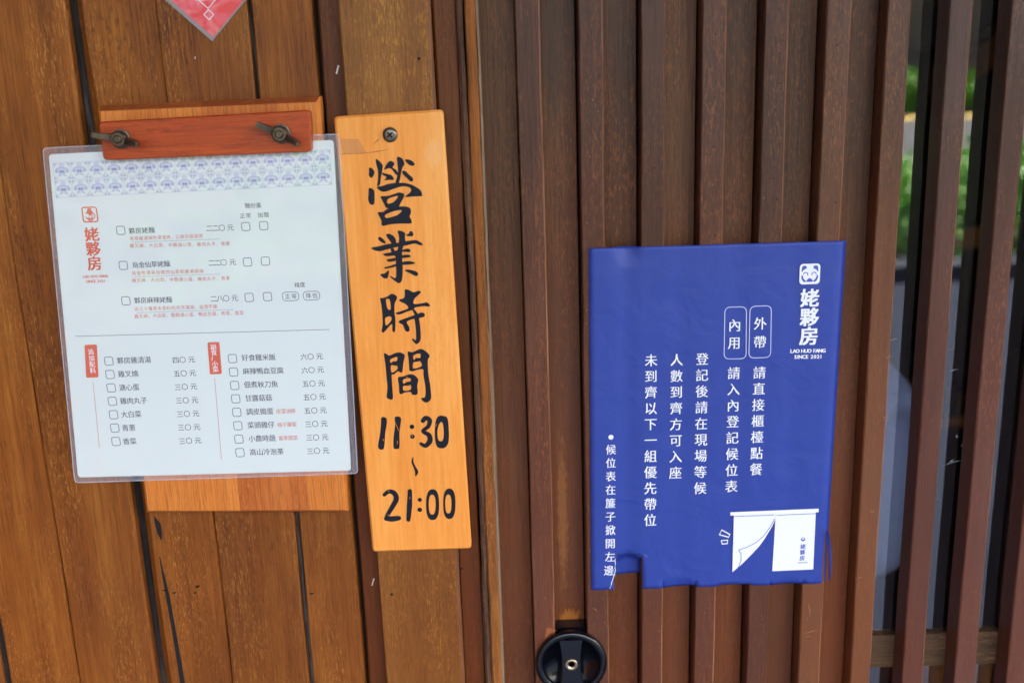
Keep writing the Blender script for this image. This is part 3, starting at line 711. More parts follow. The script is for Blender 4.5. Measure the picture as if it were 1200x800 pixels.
def wing_nut(px, py, ang):
    c = at(px, py, YCF - .002); y0 = YCF
    g = MB().lathe([(.0074, y0), (.0074, y0 - .0012), (.0060, y0 - .0016), (.0058, y0 - .006), (.0048, y0 - .0072), (.0030, y0 - .0072), (.003, y0 - .005)], (c.x, 0, c.z), 24)
    nut = g.build('wing_nut', M['oldsteel'], clamp, smooth=True)
    bm_ = MB()
    for sgn in (1, -1):
        prev = None; vs = []; fs = []; n = 7
        for k in range(n):
            t = k / (n - 1); r = .004 + t * .0132; yy = y0 - .004 - t * .0085 + .002 * math.sin(t * 3)
            hh = .0026 + .0026 * math.sin(math.pi * min(1, t * 1.05)) ; th = .0023 - .0006 * t
            if k == n - 1: hh *= .55
            dx, dz = math.cos(ang) * r * sgn, math.sin(ang) * r * sgn; nx, nz = -math.sin(ang), math.cos(ang)
            for a_, b2 in ((1, 1), (1, -1), (-1, -1), (-1, 1)):
                vs.append((c.x + dx + nx * th * a_, yy + hh * b2, c.z + dz + nz * th * a_))
        for k in range(n - 1):
            for j in range(4): fs.append((k * 4 + j, k * 4 + (j + 1) % 4, (k + 1) * 4 + (j + 1) % 4, (k + 1) * 4 + j))
        fs += [(3, 2, 1, 0), tuple((n - 1) * 4 + j for j in range(4))]
        bm_.add(vs, fs)
    # wings and the bolt end belong to the nut; joined so the part stays at second level
    bm_.lathe([(.003, y0 - .002), (.003, y0 - .0092), (.0022, y0 - .0098), (.0004, y0 - .0098)], (c.x, 0, c.z), 16)
    me2 = bm_; b = base(clamp)
    k = len(g.v); allv = g.v + me2.v; allf = g.f + [tuple(i + k for i in f) for f in me2.f]
    nut.data.clear_geometry(); nut.data.from_pydata([(v[0] - b.x, v[1] - b.y, v[2] - b.z) for v in allv], [], allf); nut.data.update()
wing_nut(141, 163, R_(-14)); wing_nut(329, 157, R_(-28))

# ================================================================== LAMINATED MENU
YS = -.0280
menu = thing('laminated_menu', 'white laminated food menu with blue tile border and tick boxes, clipped to the orange board', 'menu', (at(250, 560, YS).x, YS, at(250, 560, YS).z))
pc = [xz(57, 181, YS), xz(391, 164, YS), xz(411.5, 551, YS), xz(91.5, 559, YS)]
MB().prism(quad_round(pc, .003), YS - .0002, YS, 0).build('paper', M['paper'], menu)
fo = [xz(50.5, 173, YS), xz(398, 156.5, YS), xz(420, 554, YS), xz(88, 565, YS)]
YFm = YS - .0006
def filmsheet():
    mb = MB(); n = 24; vs = []; fs = []
    for j in range(n + 1):
        for i in range(n + 1):
            u, v = i / n, j / n
            a = lerp(fo[0], fo[1], u); b_ = lerp(fo[3], fo[2], u); p = lerp(a, b_, v)
            e = min(u, 1 - u, v, 1 - v)
            cy = 0.0
            if (u < .02 or u > .98) and (v < .02 or v > .98):      # rounded sleeve corners
                ctr = lerp(lerp(fo[0], fo[1], .5), lerp(fo[3], fo[2], .5), .5); p = lerp(p, ctr, .012)
            w_ = .0004 * math.sin(7 * v + 2 * u) * (1 if e > 0 else 1) + (.0018 * max(0, v - .9) * 10 * .5)
            vs.append((p[0], YFm - abs(w_) - cy, p[1]))
    for j in range(n):
        for i in range(n): fs.append((j * (n + 1) + i, (j + 1) * (n + 1) + i, (j + 1) * (n + 1) + i + 1, j * (n + 1) + i + 1))
    return mb.add(vs, fs)
filmsheet().build('plastic_sleeve', M['sleeve'], menu, smooth=True)
ro, ri = quad_round(fo, .004), quad_round(pc, .003); mg = MB(); nq = len(ro)
mg.add([(p[0], YFm - .0006, p[1]) for p in ro] + [(p[0], YFm - .0006, p[1]) for p in ri], [(i, (i + 1) % nq, nq + (i + 1) % nq, nq + i) for i in range(nq)])
mg.build('sleeve_margin', film('fused plastic margin', haze=.2, gloss=.12, bump=1.0, scale=60, fres=1.5, hazecol=(.62, .62, .68, 1)), menu)
seal = MB(); frame(seal, quad_round(fo, .004), .0007, YFm - .0009)
seal.build('sleeve_edge', film('bright cut edge of film', haze=.45, gloss=.2, bump=.0, hazecol=(.75, .8, .86, 1)), menu)

YI = YS - .00032                                              # print lies just proud of the paper
YI2 = YS - .00042
TA = math.atan2(pc[1][1] - pc[0][1], pc[1][0] - pc[0][0]) * .75
ink, red, lines, org, whi = MB(), MB(), MB(), MB(), MB()
def flush(nm='menu_line'):
    global ink, red, lines, org, whi
    for mb_, n_, m_ in ((ink, nm, 'ink'), (red, 'red_' + nm, 'red_ink'), (org, nm, 'orange_ink'), (whi, nm + '_lettering', 'white')):
        if mb_.f: mb_.build(n_, M[m_], menu)
    if lines.f: lines.build('thin_line', M['ink_line'], menu)
    ink, red, lines, org, whi = MB(), MB(), MB(), MB(), MB()
def box_(px, py, s=10.5, w_=None, r=2.4, mb=None, lw=.9):
    c = at(px, py, YI); sx, sz = scale_at(px, py, YI); hx_, hz_ = (w_ or s) / 2 * sx, s / 2 * sz
    pts = rrect(-hx_, hx_, -hz_, hz_, r * sx, 3); ca, sa = math.cos(TA), math.sin(TA)
    fb = MB(); frame(fb, [(c.x + a * ca - b_ * sa, c.z + a * sa + b_ * ca) for a, b_ in pts], lw * sx, YI); fb.build('tick_box', M['ink_line'], menu)
def price(s, p0, p1, sz=8.6):
    row(ink, s, p0, p1, sz, YI, ang=TA, bold=.004); 
row(ink, '麵份量', (290, 241), (303, 240.5), 6.6, YI, ang=TA)
row(ink, '正常', (284, 253), (291, 252.5), 6.4, YI, ang=TA)
row(ink, '加麵', (305, 252), (312, 251.5), 6.4, YI, ang=TA)
flush('column_heading')
items = [('夥房姥麵', (154.6, 270.5), (177.6, 269.5), (141.5, 270), '二二〇', (245.5, 267.5), (260, 267), (270, 266.5), (288, 265.5), (309, 264.5),
          ('老母雞湯頭色澤澄亮，口感甘甜溫潤', (154.5, 279.5), (235, 276.5)), ('雞叉燒、大白菜、半顆溏心蛋、雞肉丸子、青蔥', (154.5, 288), (267, 285.5))),
         ('烏金仙草姥麵', (158.5, 310.5), (195.5, 309), (144.5, 311), '二二〇', (248, 308), (262, 307.5), (272.5, 307), (290, 307), (311, 306),
          ('烏金色澤來自關西仙草和雞湯提煉', (157, 320), (236, 317.5)), ('雞叉燒、大白菜、半顆溏心蛋、雞肉丸子、青蔥', (157, 328.5), (267, 326))),
         ('夥房麻辣姥麵', (161, 352), (198, 351), (147.5, 352.5), '二八〇', (250.5, 350), (265, 349.5), (275, 349), (292, 348.5), (313.5, 347.5),
          ('近三十種草本香料的天然湯頭、溫潤不燥', (160, 362), (252, 359)), ('雞叉燒、大白菜、整顆溏心蛋、鴨血豆腐、青蔥、香菜', (160, 370.5), (283, 366.5)))]
for nm, a, b_, bx_, pr, c0, c1, yn, k1, k2, r1, r2 in items:
    row(ink, nm, a, b_, 7.7, YI, ang=TA, bold=.008); flush('dish_name')
    box_(*bx_); row(ink, pr, c0, c1, 8.4, YI, ang=TA); char(ink, '元', yn[0], yn[1], 8.2, YI, ang=TA); flush('price')
    box_(*k1); box_(*k2)
    for s, p, q in (r1, r2): row(red, s, p, q, 5.2, YI, ang=TA, res=1); flush()
    ribbon(lines, [xz(r1[1][0], r1[1][1] + 4.4, YI), xz(r1[2][0] + 22, r1[2][1] + 3.6, YI)], .00022, YI)
flush()
row(ink, '辣度', (348, 334), (354.5, 333.5), 6.6, YI, ang=TA)
row(ink, '正常', (337, 347.3), (344.5, 347), 6.6, YI, ang=TA); box_(340.5, 347.2, 11, 20, 4.2, lw=.8)
row(ink, '降低', (361.5, 346.5), (369, 346.2), 6.6, YI, ang=TA); box_(365, 346.4, 11, 20, 4.2, lw=.8)
flush('column_heading')
ribbon(lines, [xz(88, 394, YI), xz(386, 386, YI)], .00045, YI); flush()
left = [('夥房雞濟湯', 4, '四〇'), ('雞叉燒', 2, '五〇'), ('溏心蛋', 2, '三〇'), ('雞肉丸子', 3, '三〇'), ('大白菜', 2, '三〇'), ('青蔥', 1, '三〇'), ('香菜', 1, '三〇')]
for i, (nm, n1, pr) in enumerate(left):
    t = i / 6
    bxp = (127.5 + 8.4 * t, 423 + 94 * t); box_(*bxp)
    x0, y0 = 141 + 7 * t, 422.3 + 94.6 * t
    row(ink, nm.replace('濟', '清'), (x0, y0), (x0 + n1 * 8.0, y0 - n1 * .25), 8.2, YI, ang=TA, bold=.008); flush('dish_name')
    xp, yp = (206 + 7.5 * t, 421.8 + 94.7 * t)
    row(ink, pr, (xp, yp), (xp + 8, yp - .3), 8.2, YI, ang=TA, bold=.006); char(ink, '元', xp + 18.5, yp - .8, 8.2, YI, ang=TA, bold=.006); flush('price')
right = [('好食雞米飯', '', '六〇'), ('麻辣鴨血豆腐', '', '六〇'), ('佃煮秋刀魚', '', '五〇'), ('甘露菇菇', '', '五〇'), ('調皮搗蛋', '皮蛋油條', '五〇'), ('菜頭雞仔', '柚子蘿蔔', '三〇'), ('小農時蔬', '當季蔬菜', '三〇'), ('高山冷泡茶', '', '三〇')]
for i, (nm, rd, pr) in enumerate(right):
    t = i / 7
    box_(272.5 + 8.7 * t, 420 + 110 * t)
    x0, y0 = 287 + 9.5 * t, 419 + 110.5 * t
    n1 = len(nm) - 1
    row(ink, nm, (x0, y0), (x0 + n1 * 8.0, y0 - n1 * .2), 8.2, YI, ang=TA, bold=.008); flush('dish_name')
    if rd: row(red, rd, (x0 + 34, y0 - .6), (x0 + 51, y0 - 1), 6.0, YI, ang=TA, res=1)
    xp, yp = 356 + 7.5 * t, 418 + 110.3 * t
    row(ink, pr, (xp, yp), (xp + 8, yp - .3), 8.2, YI, ang=TA, bold=.006); char(ink, '元', xp + 18.5, yp - .8, 8.2, YI, ang=TA, bold=.006); flush('price')
tags = [((99, 404), (113.5, 403.5), (115.5, 442), (101, 442.5), '追加配料', (106.5, 412), (108.8, 434)),
        ((243, 401), (257, 400.5), (260, 438), (246, 438.5), '副食/小菜', (250, 406.5), (252.5, 432.5))]
for a, b_, c, d, s, p, q in tags:
    fill(org, quad_round([xz(*a, YI), xz(*b_, YI), xz(*c, YI), xz(*d, YI)], .0013, 3), [], YI, smooth=False)
    row(whi, s, p, q, 7.2, YI2, ang=TA, bold=.012); flush('heading_tag')
for a, b_ in (((109, 447), (116.5, 524)), ((251.5, 443), (259.5, 538))):
    ribbon(red, [xz(*a, YI), xz(*b_, YI)], .00035, YI); flush('rule')
# shop mark on the menu, orange red
row(org, '姥夥房', (107.6, 274.5), (110.8, 308.5), 17.5, YI, ang=TA, bold=.028)
latin(org, 'LAO HUO FANG', (97, 324.3), (126.5, 323.3), 4.6, YI, ang=TA, bold=.03, res=1)
latin(org, 'SINCE 2021', (100.5, 329.8), (123.5, 329), 4.6, YI, ang=TA, bold=.03, res=1)
def emblem(mb, px, py, s, Y, neg=None, Yn=None):
    """round-cornered seal with a round animal face; drawn with lines (menu) or as a solid with cut-outs (poster)"""
    c = at(px, py, Y); sx, sz = scale_at(px, py, Y); U = s / 24 * sx
    T = lambda x_, z_: (c.x + x_ * U, c.z + z_ * U * sz / sx)
    line = mb if neg is None else neg
    Yl = Y if neg is None else Yn
    sq = [T(*p) for p in rrect(-12, 12, -12, 12, 4, 4)]
    if neg is None: frame(mb, sq, 1.9 * U, Y)
    else: fill(mb, sq, [], Y, smooth=False)
    for sg in (-1, 1):
        if neg is None:
            ribbon(mb, [T(sg * 2 + sg * 5.2 * math.cos(a) , -2 + 5.2 * math.sin(a)) for a in [R_(200 + 32 * k) if sg > 0 else R_(340 - 32 * k) for k in range(9)]], 1.5 * U, Y)
        else:
            fill(line, [T(sg * 9, 9), T(sg * 4.6, 9.4), T(sg * 4.2, 6.5), T(sg * 7.2, 5.2), T(sg * 9.6, 2.4)], [], Yl)
            fill(line, [T(sg * 9.8, -2.5), T(sg * 8.4, -1.2), T(sg * 7.2, -5), T(sg * 4.4, -8.2), T(sg * 6, -9.4), T(sg * 9, -6.5)], [], Yl)
            ribbon(line, [T(sg * (4.9 + 2.6 * math.cos(a)), -.5 + 2.4 * math.sin(a)) for a in [R_(30 * k) for k in range(8)]], 1.0 * U, Yl)
    if neg is None:
        fill(mb, [T(-2.6, 9), T(2.6, 9), T(3.6, 5), T(7, 1), T(3, 1.6), T(0, -2.2), T(-3, 1.6), T(-7, 1), T(-3.6, 5)], [], Y - .00002)
        ribbon(mb, [T(-5, -5.5), T(-2.5, -8.6), T(0, -9.4), T(2.5, -8.6), T(5, -5.5)], 1.5 * U, Y - .00004)
    else:
        fill(line, [T(0, -4.6), T(4.2, -8.6), T(0, -9.2), T(-4.2, -8.6)], [], Yl)
flush('shop_name'); emblem(org, 105.3, 251.5, 18.5, YI); flush('emblem')
# tile border, two rows of printed tiles
tp, tm_, td = MB(), MB(), MB()
def tile_pt(u, v):                                             # u 0..16.1 tiles across, v 0..2 down
    a = lerp((61.5, 190.5), (65, 232.5), v / 2); b_ = lerp((391.5, 174.5), (393.5, 217.0), v / 2)
    p = lerp(a, b_, u / 16.2); return xz(p[0], p[1], YI)
NT = 16
for r in range(2):
    for k in range(NT):
        T = lambda x_, z_: tile_pt(k + .5 + x_ * .5, r + .5 - z_ * .5)
        for pts in ([(-.95, .95), (.95, .95), (.95, -.95), (-.95, -.95)],):
            q = [T(*p) for p in pts]; fr_w = .00025
            frame(tm_, q, fr_w, YI)
        fill(tp, [T(x_, z_) for x_, z_ in ((-.28, .85), (.28, .85), (.3, .4), (.62, .36), (.82, 0), (.7, -.2), (.3, -.3), (.5, -.62), (0, -.5), (-.5, -.62), (-.3, -.3), (-.7, -.2), (-.82, 0), (-.62, .36), (-.3, .4))], [], YI)
        ribbon(tm_, [T(.74 * math.cos(R_(a)), -.12 + .5 * math.sin(R_(a))) for a in range(5, 180, 17)], .0007, YI - .00002)
        for sg in (-1, 1):
            disc(td, T(sg * .14, -.08), .0011, YI - .00004, 8)
            disc(tm_, T(sg * .62, -.02), .0012, YI - .00005, 8)
            ribbon(tm_, [T(sg * .2, -.3), T(sg * .45, -.62)], .0007, YI - .00002); ribbon(tm_, [T(sg * .5, .92), T(sg * .92, .5)], .0004, YI - .00003); ribbon(tm_, [T(sg * .5, -.92), T(sg * .92, -.5)], .0004, YI - .00003)
            disc(tm_, T(sg * .84, .8), .0008, YI - .00002, 8); disc(tm_, T(sg * .84, -.82), .0008, YI - .00002, 8)
tp.build('tile_border', M['tile_pale'], menu); tm_.build('tile_border', M['tile_mid'], menu); td.build('tile_border', M['tile_deep'], menu)

# ================================================================== OPENING HOURS PLAQUE
YQ, YQB = -.0270, -.0185
plq = thing('hours_plaque', 'narrow bright orange wooden plaque brushed with black opening hours beside the menu', 'sign', (at(495, 645, YQ).x, YQ, at(495, 645, YQ).z))
M['pine'] = wood('oiled bright pine', [(226, 134, 46), (244, 160, 70), (252, 182, 98)], fleck=(252, 190, 110), fl=.12, rough=.42, grain=.55, vary=.02, bump=.05, pore=.04, wear=(222, 132, 48), wearamt=.25,
                 spots=[(at(508, 180, YQ).x - plq.location.x, at(508, 180, YQ).z - plq.location.z, .008, .014, (250, 190, 120), .6)])
qc = [xz(391, 137, YQ), xz(519, 128.5, YQ), xz(552.5, 643, YQ), xz(436.5, 647, YQ)]
MB().prism(quad_round(qc, .0035), YQ, YQB, .0016).build('plaque_board', M['pine'], plq)
def P(ox, oy, s): return lambda p: xz(ox + p[0] / s, oy + p[1] / s, YQ - .0002)
ch1 = P(425, 175, 8.8875); ch2 = P(425, 255, 8.8875); ch3 = P(435, 330, 8.8875); ch4 = P(435, 395, 8.889); ch5 = P(430, 475, 8.0); ch6 = P(435, 560, 8.89)
def brush_char(name, T, strokes, ribs=(), dots_=()):
    mb = MB(); y = YQ - .0002
    for i, st in enumerate(strokes):
        outer, holes = (st if isinstance(st, tuple) else (st, []))
        fill(mb, [T(p) for p in outer], [[T(p) for p in h] for h in holes], y - .00003 * i)
    for j, (cl, wd) in enumerate(ribs):
        U = T((1, 0))[0] - T((0, 0))[0]; pts = [Vector(T(p)) for p in cl]; dense = []; dw = []
        n = len(pts)
        for i in range(n - 1):
            p0, p1, p2, p3 = pts[max(0, i - 1)], pts[i], pts[i + 1], pts[min(n - 1, i + 2)]
            for q in range(6):
                t = q / 6; dense.append(.5 * ((2 * p1) + (p2 - p0) * t + (2 * p0 - 5 * p1 + 4 * p2 - p3) * t * t + (3 * p1 - p0 - 3 * p2 + p3) * t ** 3)); dw.append((wd[i] * (1 - t) + wd[i + 1] * t) * U)
        dense.append(pts[-1]); dw.append(wd[-1] * U)
        yy = y - .0002 - .00003 * j
        ribbon(mb, dense, dw, yy); disc(mb, dense[0], dw[0] / 2, yy - .00001, 16); disc(mb, dense[-1], dw[-1] / 2, yy - .00002, 16)
    for k, (c, r) in enumerate(dots_):
        U = T((1, 0))[0] - T((0, 0))[0]; disc(mb, T(c), r * U, y, 20)
    mb.build(name, M['brush'], plq)
brush_char('painted_character', ch1, [
    [(68, 195), (90, 195), (122, 230), (115, 270), (92, 298), (66, 275), (66, 230)],
    [(138, 102), (165, 115), (208, 165), (205, 215), (190, 300), (180, 365), (152, 384), (160, 300), (158, 220), (140, 150)],
    [(225, 215), (240, 170), (270, 130), (300, 122), (328, 142), (325, 170), (312, 188), (355, 222), (368, 265), (345, 262), (300, 205), (262, 200)],
    [(358, 85), (385, 82), (415, 100), (435, 155), (415, 190), (400, 250), (392, 300), (376, 348), (342, 352), (358, 290), (368, 220), (362, 150)],
    [(200, 245), (260, 258), (300, 270), (325, 305), (315, 320), (270, 318), (225, 325), (248, 290), (215, 270)],
    [(442, 112), (470, 105), (520, 125), (542, 160), (520, 172), (490, 165), (460, 140)],
    [(410, 232), (440, 225), (480, 260), (522, 300), (522, 330), (500, 335), (460, 300), (425, 265)],
    [(65, 408), (90, 405), (120, 430), (125, 480), (122, 560), (100, 578), (75, 565), (58, 520), (62, 470)],
    [(150, 395), (210, 380), (270, 360), (340, 350), (430, 350), (500, 365), (560, 395), (605, 430), (620, 480), (600, 488), (530, 490), (450, 497), (455, 480), (495, 450), (505, 415), (480, 395), (420, 385), (330, 410), (240, 440), (190, 435)],
    ([(190, 490), (260, 485), (330, 465), (380, 450), (430, 465), (428, 500), (395, 560), (375, 600), (330, 615), (250, 610), (225, 570), (200, 520)], [[(262, 520), (262, 565), (320, 550), (365, 500), (365, 485), (320, 495)]]),
    ([(160, 655), (215, 650), (260, 620), (370, 598), (440, 595), (490, 610), (505, 650), (490, 700), (505, 730), (505, 770), (400, 772), (290, 780), (205, 795), (195, 740), (170, 690)], [[(240, 680), (245, 715), (320, 700), (375, 675), (408, 635), (340, 640)]]),
])
brush_char('painted_character', ch2, [
    [(160, 210), (185, 202), (225, 235), (240, 262), (225, 270), (195, 255), (170, 235)],
    [(245, 175), (275, 168), (320, 190), (345, 230), (345, 270), (310, 285), (290, 250), (255, 205)],
    [(365, 140), (395, 138), (440, 160), (440, 210), (445, 260), (400, 300), (375, 290), (380, 210)],
    [(450, 185), (480, 165), (495, 140), (520, 150), (528, 185), (500, 195)],
    [(90, 315), (180, 295), (260, 275), (360, 262), (450, 245), (530, 235), (570, 238), (620, 270), (622, 288), (590, 285), (540, 270), (450, 290), (340, 310), (240, 335), (175, 350), (120, 338)],
    [(290, 315), (322, 322), (340, 362), (350, 400), (312, 385)],
    [(375, 298), (420, 292), (412, 350), (412, 430), (418, 520), (415, 600), (405, 660), (375, 682), (345, 665), (285, 615), (295, 610), (342, 628), (350, 560), (345, 450), (340, 390), (330, 352), (362, 335)],
    [(420, 335), (470, 322), (495, 335), (490, 358), (430, 355), (402, 352)],
    [(212, 378), (260, 368), (345, 355), (352, 385), (280, 400), (235, 398)],
    [(400, 395), (470, 385), (500, 400), (490, 412), (400, 420)],
    [(250, 438), (300, 425), (352, 420), (352, 445), (280, 460)],
    [(222, 520), (290, 500), (355, 480), (355, 505), (250, 530)],
    [(405, 465), (480, 452), (540, 465), (530, 482), (410, 490)],
    [(185, 590), (230, 580), (272, 548), (270, 600), (250, 632), (215, 625)],
    [(440, 550), (480, 540), (560, 560), (578, 590), (555, 608), (500, 580)],
])
brush_char('painted_character', ch3, [
    ([(92, 175), (120, 170), (165, 155), (210, 128), (250, 138), (270, 170), (245, 230), (243, 330), (252, 380), (250, 500), (238, 525), (220, 510), (215, 440), (150, 510), (125, 530), (108, 510), (120, 440), (115, 330), (105, 240)],
     [[(155, 185), (190, 185), (202, 240), (200, 292), (172, 282), (160, 240)], [(148, 378), (200, 362), (210, 400), (165, 452), (148, 440)]]),
    [(350, 85), (385, 82), (440, 110), (490, 95), (518, 110), (480, 150), (450, 180), (445, 230), (530, 225), (580, 215), (612, 245), (600, 258), (540, 255), (460, 268), (440, 290), (380, 310), (300, 340), (260, 335), (255, 325), (330, 300), (385, 275), (360, 235), (300, 205), (295, 185), (340, 170), (350, 130)],
    [(288, 410), (330, 390), (400, 365), (480, 335), (530, 320), (560, 340), (545, 368), (500, 380), (505, 420), (515, 520), (512, 610), (475, 650), (450, 635), (425, 600), (440, 592), (465, 605), (465, 500), (452, 400), (440, 388), (390, 405), (370, 425), (395, 470), (398, 510), (375, 522), (350, 500), (330, 450), (295, 430)],
    [(430, 278), (462, 300), (485, 340), (455, 345), (432, 300)],
])
brush_char('painted_character', ch4, [
    ([(132, 175), (155, 170), (190, 190), (250, 165), (300, 158), (345, 180), (348, 210), (335, 270), (325, 360), (300, 365), (280, 355), (235, 388), (215, 390), (215, 440), (220, 520), (225, 640), (190, 645), (162, 620), (170, 520), (160, 420), (148, 280)],
     [[(200, 232), (270, 205), (264, 248), (230, 250), (206, 268)], [(206, 295), (250, 296), (272, 300), (270, 335), (214, 368)]]),
    ([(382, 150), (430, 155), (500, 125), (545, 130), (600, 175), (608, 205), (590, 240), (595, 380), (615, 500), (625, 620), (610, 660), (575, 680), (540, 665), (520, 632), (560, 620), (565, 520), (545, 400), (540, 335), (480, 340), (430, 355), (400, 345), (395, 300), (388, 220)],
     [[(440, 190), (508, 170), (510, 215), (470, 215), (445, 235)], [(440, 265), (480, 255), (512, 252), (525, 300), (440, 325)]]),
    ([(280, 420), (330, 408), (400, 385), (450, 395), (490, 440), (480, 500), (485, 580), (460, 600), (425, 595), (410, 570), (350, 575), (315, 592), (295, 580), (290, 500)],
     [[(335, 440), (400, 425), (412, 455), (370, 465), (336, 482)], [(335, 508), (385, 504), (412, 500), (410, 545), (340, 555)]]),
])
one = [(135, 115), (160, 108), (185, 125), (185, 180), (172, 260), (162, 390), (140, 412), (112, 405), (105, 370), (122, 270), (132, 180)]
brush_char('painted_numeral', ch5, [one, [(262, 112), (290, 102), (320, 120), (315, 180), (305, 260), (305, 390), (280, 405), (250, 395), (250, 300), (265, 180)],
    ([(640, 170), (665, 105), (710, 95), (755, 120), (768, 230), (765, 340), (735, 390), (695, 400), (655, 380), (638, 300)], [[(682, 165), (708, 160), (720, 240), (715, 315), (690, 335), (666, 310), (662, 230)]])],
    ribs=[([(525, 142), (552, 115), (588, 138), (575, 195), (525, 238), (580, 275), (590, 330), (550, 375), (506, 356)], [42, 44, 46, 38, 34, 46, 52, 42, 30])],
    dots_=[((422, 198), 22), ((427, 290), 22)])
brush_char('painted_dash', ch5, [], ribs=[([(432, 485), (428, 530), (450, 580), (466, 620), (458, 655)], [8, 18, 22, 32, 12])])
ell = lambda cx, cz, rx, rz: [(cx + rx * math.copysign(abs(math.cos(R_(a))) ** .8, math.cos(R_(a))), cz + rz * math.copysign(abs(math.sin(R_(a))) ** .8, math.sin(R_(a)))) for a in range(0, 360, 24)]
brush_char('painted_numeral', ch6, [(ell(640, 275, 68, 160), [ell(636, 275, 36, 104)]), (ell(814, 265, 64, 158), [ell(804, 268, 33, 98)])],
    ribs=[([(137, 172), (185, 138), (240, 155), (262, 215), (222, 295), (165, 390)], [38, 46, 54, 56, 50, 42]), ([(160, 418), (220, 422), (288, 414)], [54, 62, 50]), ([(403, 132), (400, 280), (388, 432)], [44, 54, 42])],
    dots_=[((506, 225), 23), ((506, 328), 25)])
cp = MB(); yc = YQ - .0005
for T_, pts, wd_ in ((ch5, ((262, 150), (282, 195), (302, 245)), (.0001, .0004, .0001)), (ch5, ((284, 325), (286, 358)), (.0003, .0005)), (ch5, ((150, 312), (158, 330)), (.0006, .0003)), (ch5, ((640, 200), (655, 170)), (.0002, .0003)),
                     (ch5, ((424, 275), (430, 292)), (.0005, .0004)), (ch6, ((402, 190), (404, 215)), (.0002, .0004)), (ch6, ((182, 125), (184, 138)), (.0003, .0004)), (ch6, ((175, 378), (182, 386)), (.0006, .0003)), (ch4, ((368, 410), (376, 420)), (.0006, .0004))):
    ribbon(cp, [T_(p) for p in pts], list(wd_), yc)
cp.build('paint_chips', M['pine'], plq)['kind'] = 'stuff'
# cross-head screw in the plaque
c = at(457, 158, YQ - .002)
scr = MB().lathe([(.0056, YQ), (.0057, YQ - .0016), (.0050, YQ - .0028), (.0032, YQ - .0034), (.0005, YQ - .0036)], (c.x, 0, c.z), 28).build('screw', M['steel'], plq, smooth=True)
cr_ = MB()
for a in (R_(40), R_(130)):
    d = Vector((math.cos(a), math.sin(a))) * .0027; nn = Vector((-d.y, d.x)).normalized() * .0006
    cr_.prism([(c.x + d.x + nn.x, c.z + d.y + nn.y), (c.x + d.x - nn.x, c.z + d.y - nn.y), (c.x - d.x - nn.x, c.z - d.y - nn.y), (c.x - d.x + nn.x, c.z - d.y + nn.y)], YQ - .0039 - (.0001 if a > 1 else 0), YQ - .003)
cr_.build('cross_slot', M['hole'], scr)
# remains of brown tape over the plaque's left edge
tp2 = MB(); fill(tp2, [xz(399, 163, YQ), xz(420, 163, YQ), xz(429, 179, YQ), xz(402, 181, YQ)], [], YQ - .0003, smooth=False)
t_ = tp2.build('tape_scrap', M['tape'], None, offset=Vector((at(414, 172, YQ).x, YQ, at(414, 172, YQ).z)))
tag(t_, 'scrap of old brownish clear tape stuck on the top left of the orange plaque', 'tape')
scratch = MB(); ribbon(scratch, [xz(400, 180.5, YQ), xz(420, 180, YQ), xz(440, 178, YQ), xz(455, 175, YQ)], [.0003, .0004, .0005, .0002], YQ - .0002)
ribbon(scratch, [xz(438, 169, YQ), xz(442, 165, YQ), xz(444, 163, YQ)], [.0002, .0006, .0002], YQ - .0002)
scratch.build('scratch', plain('brown scratch', (150, 84, 34), .7), plq)

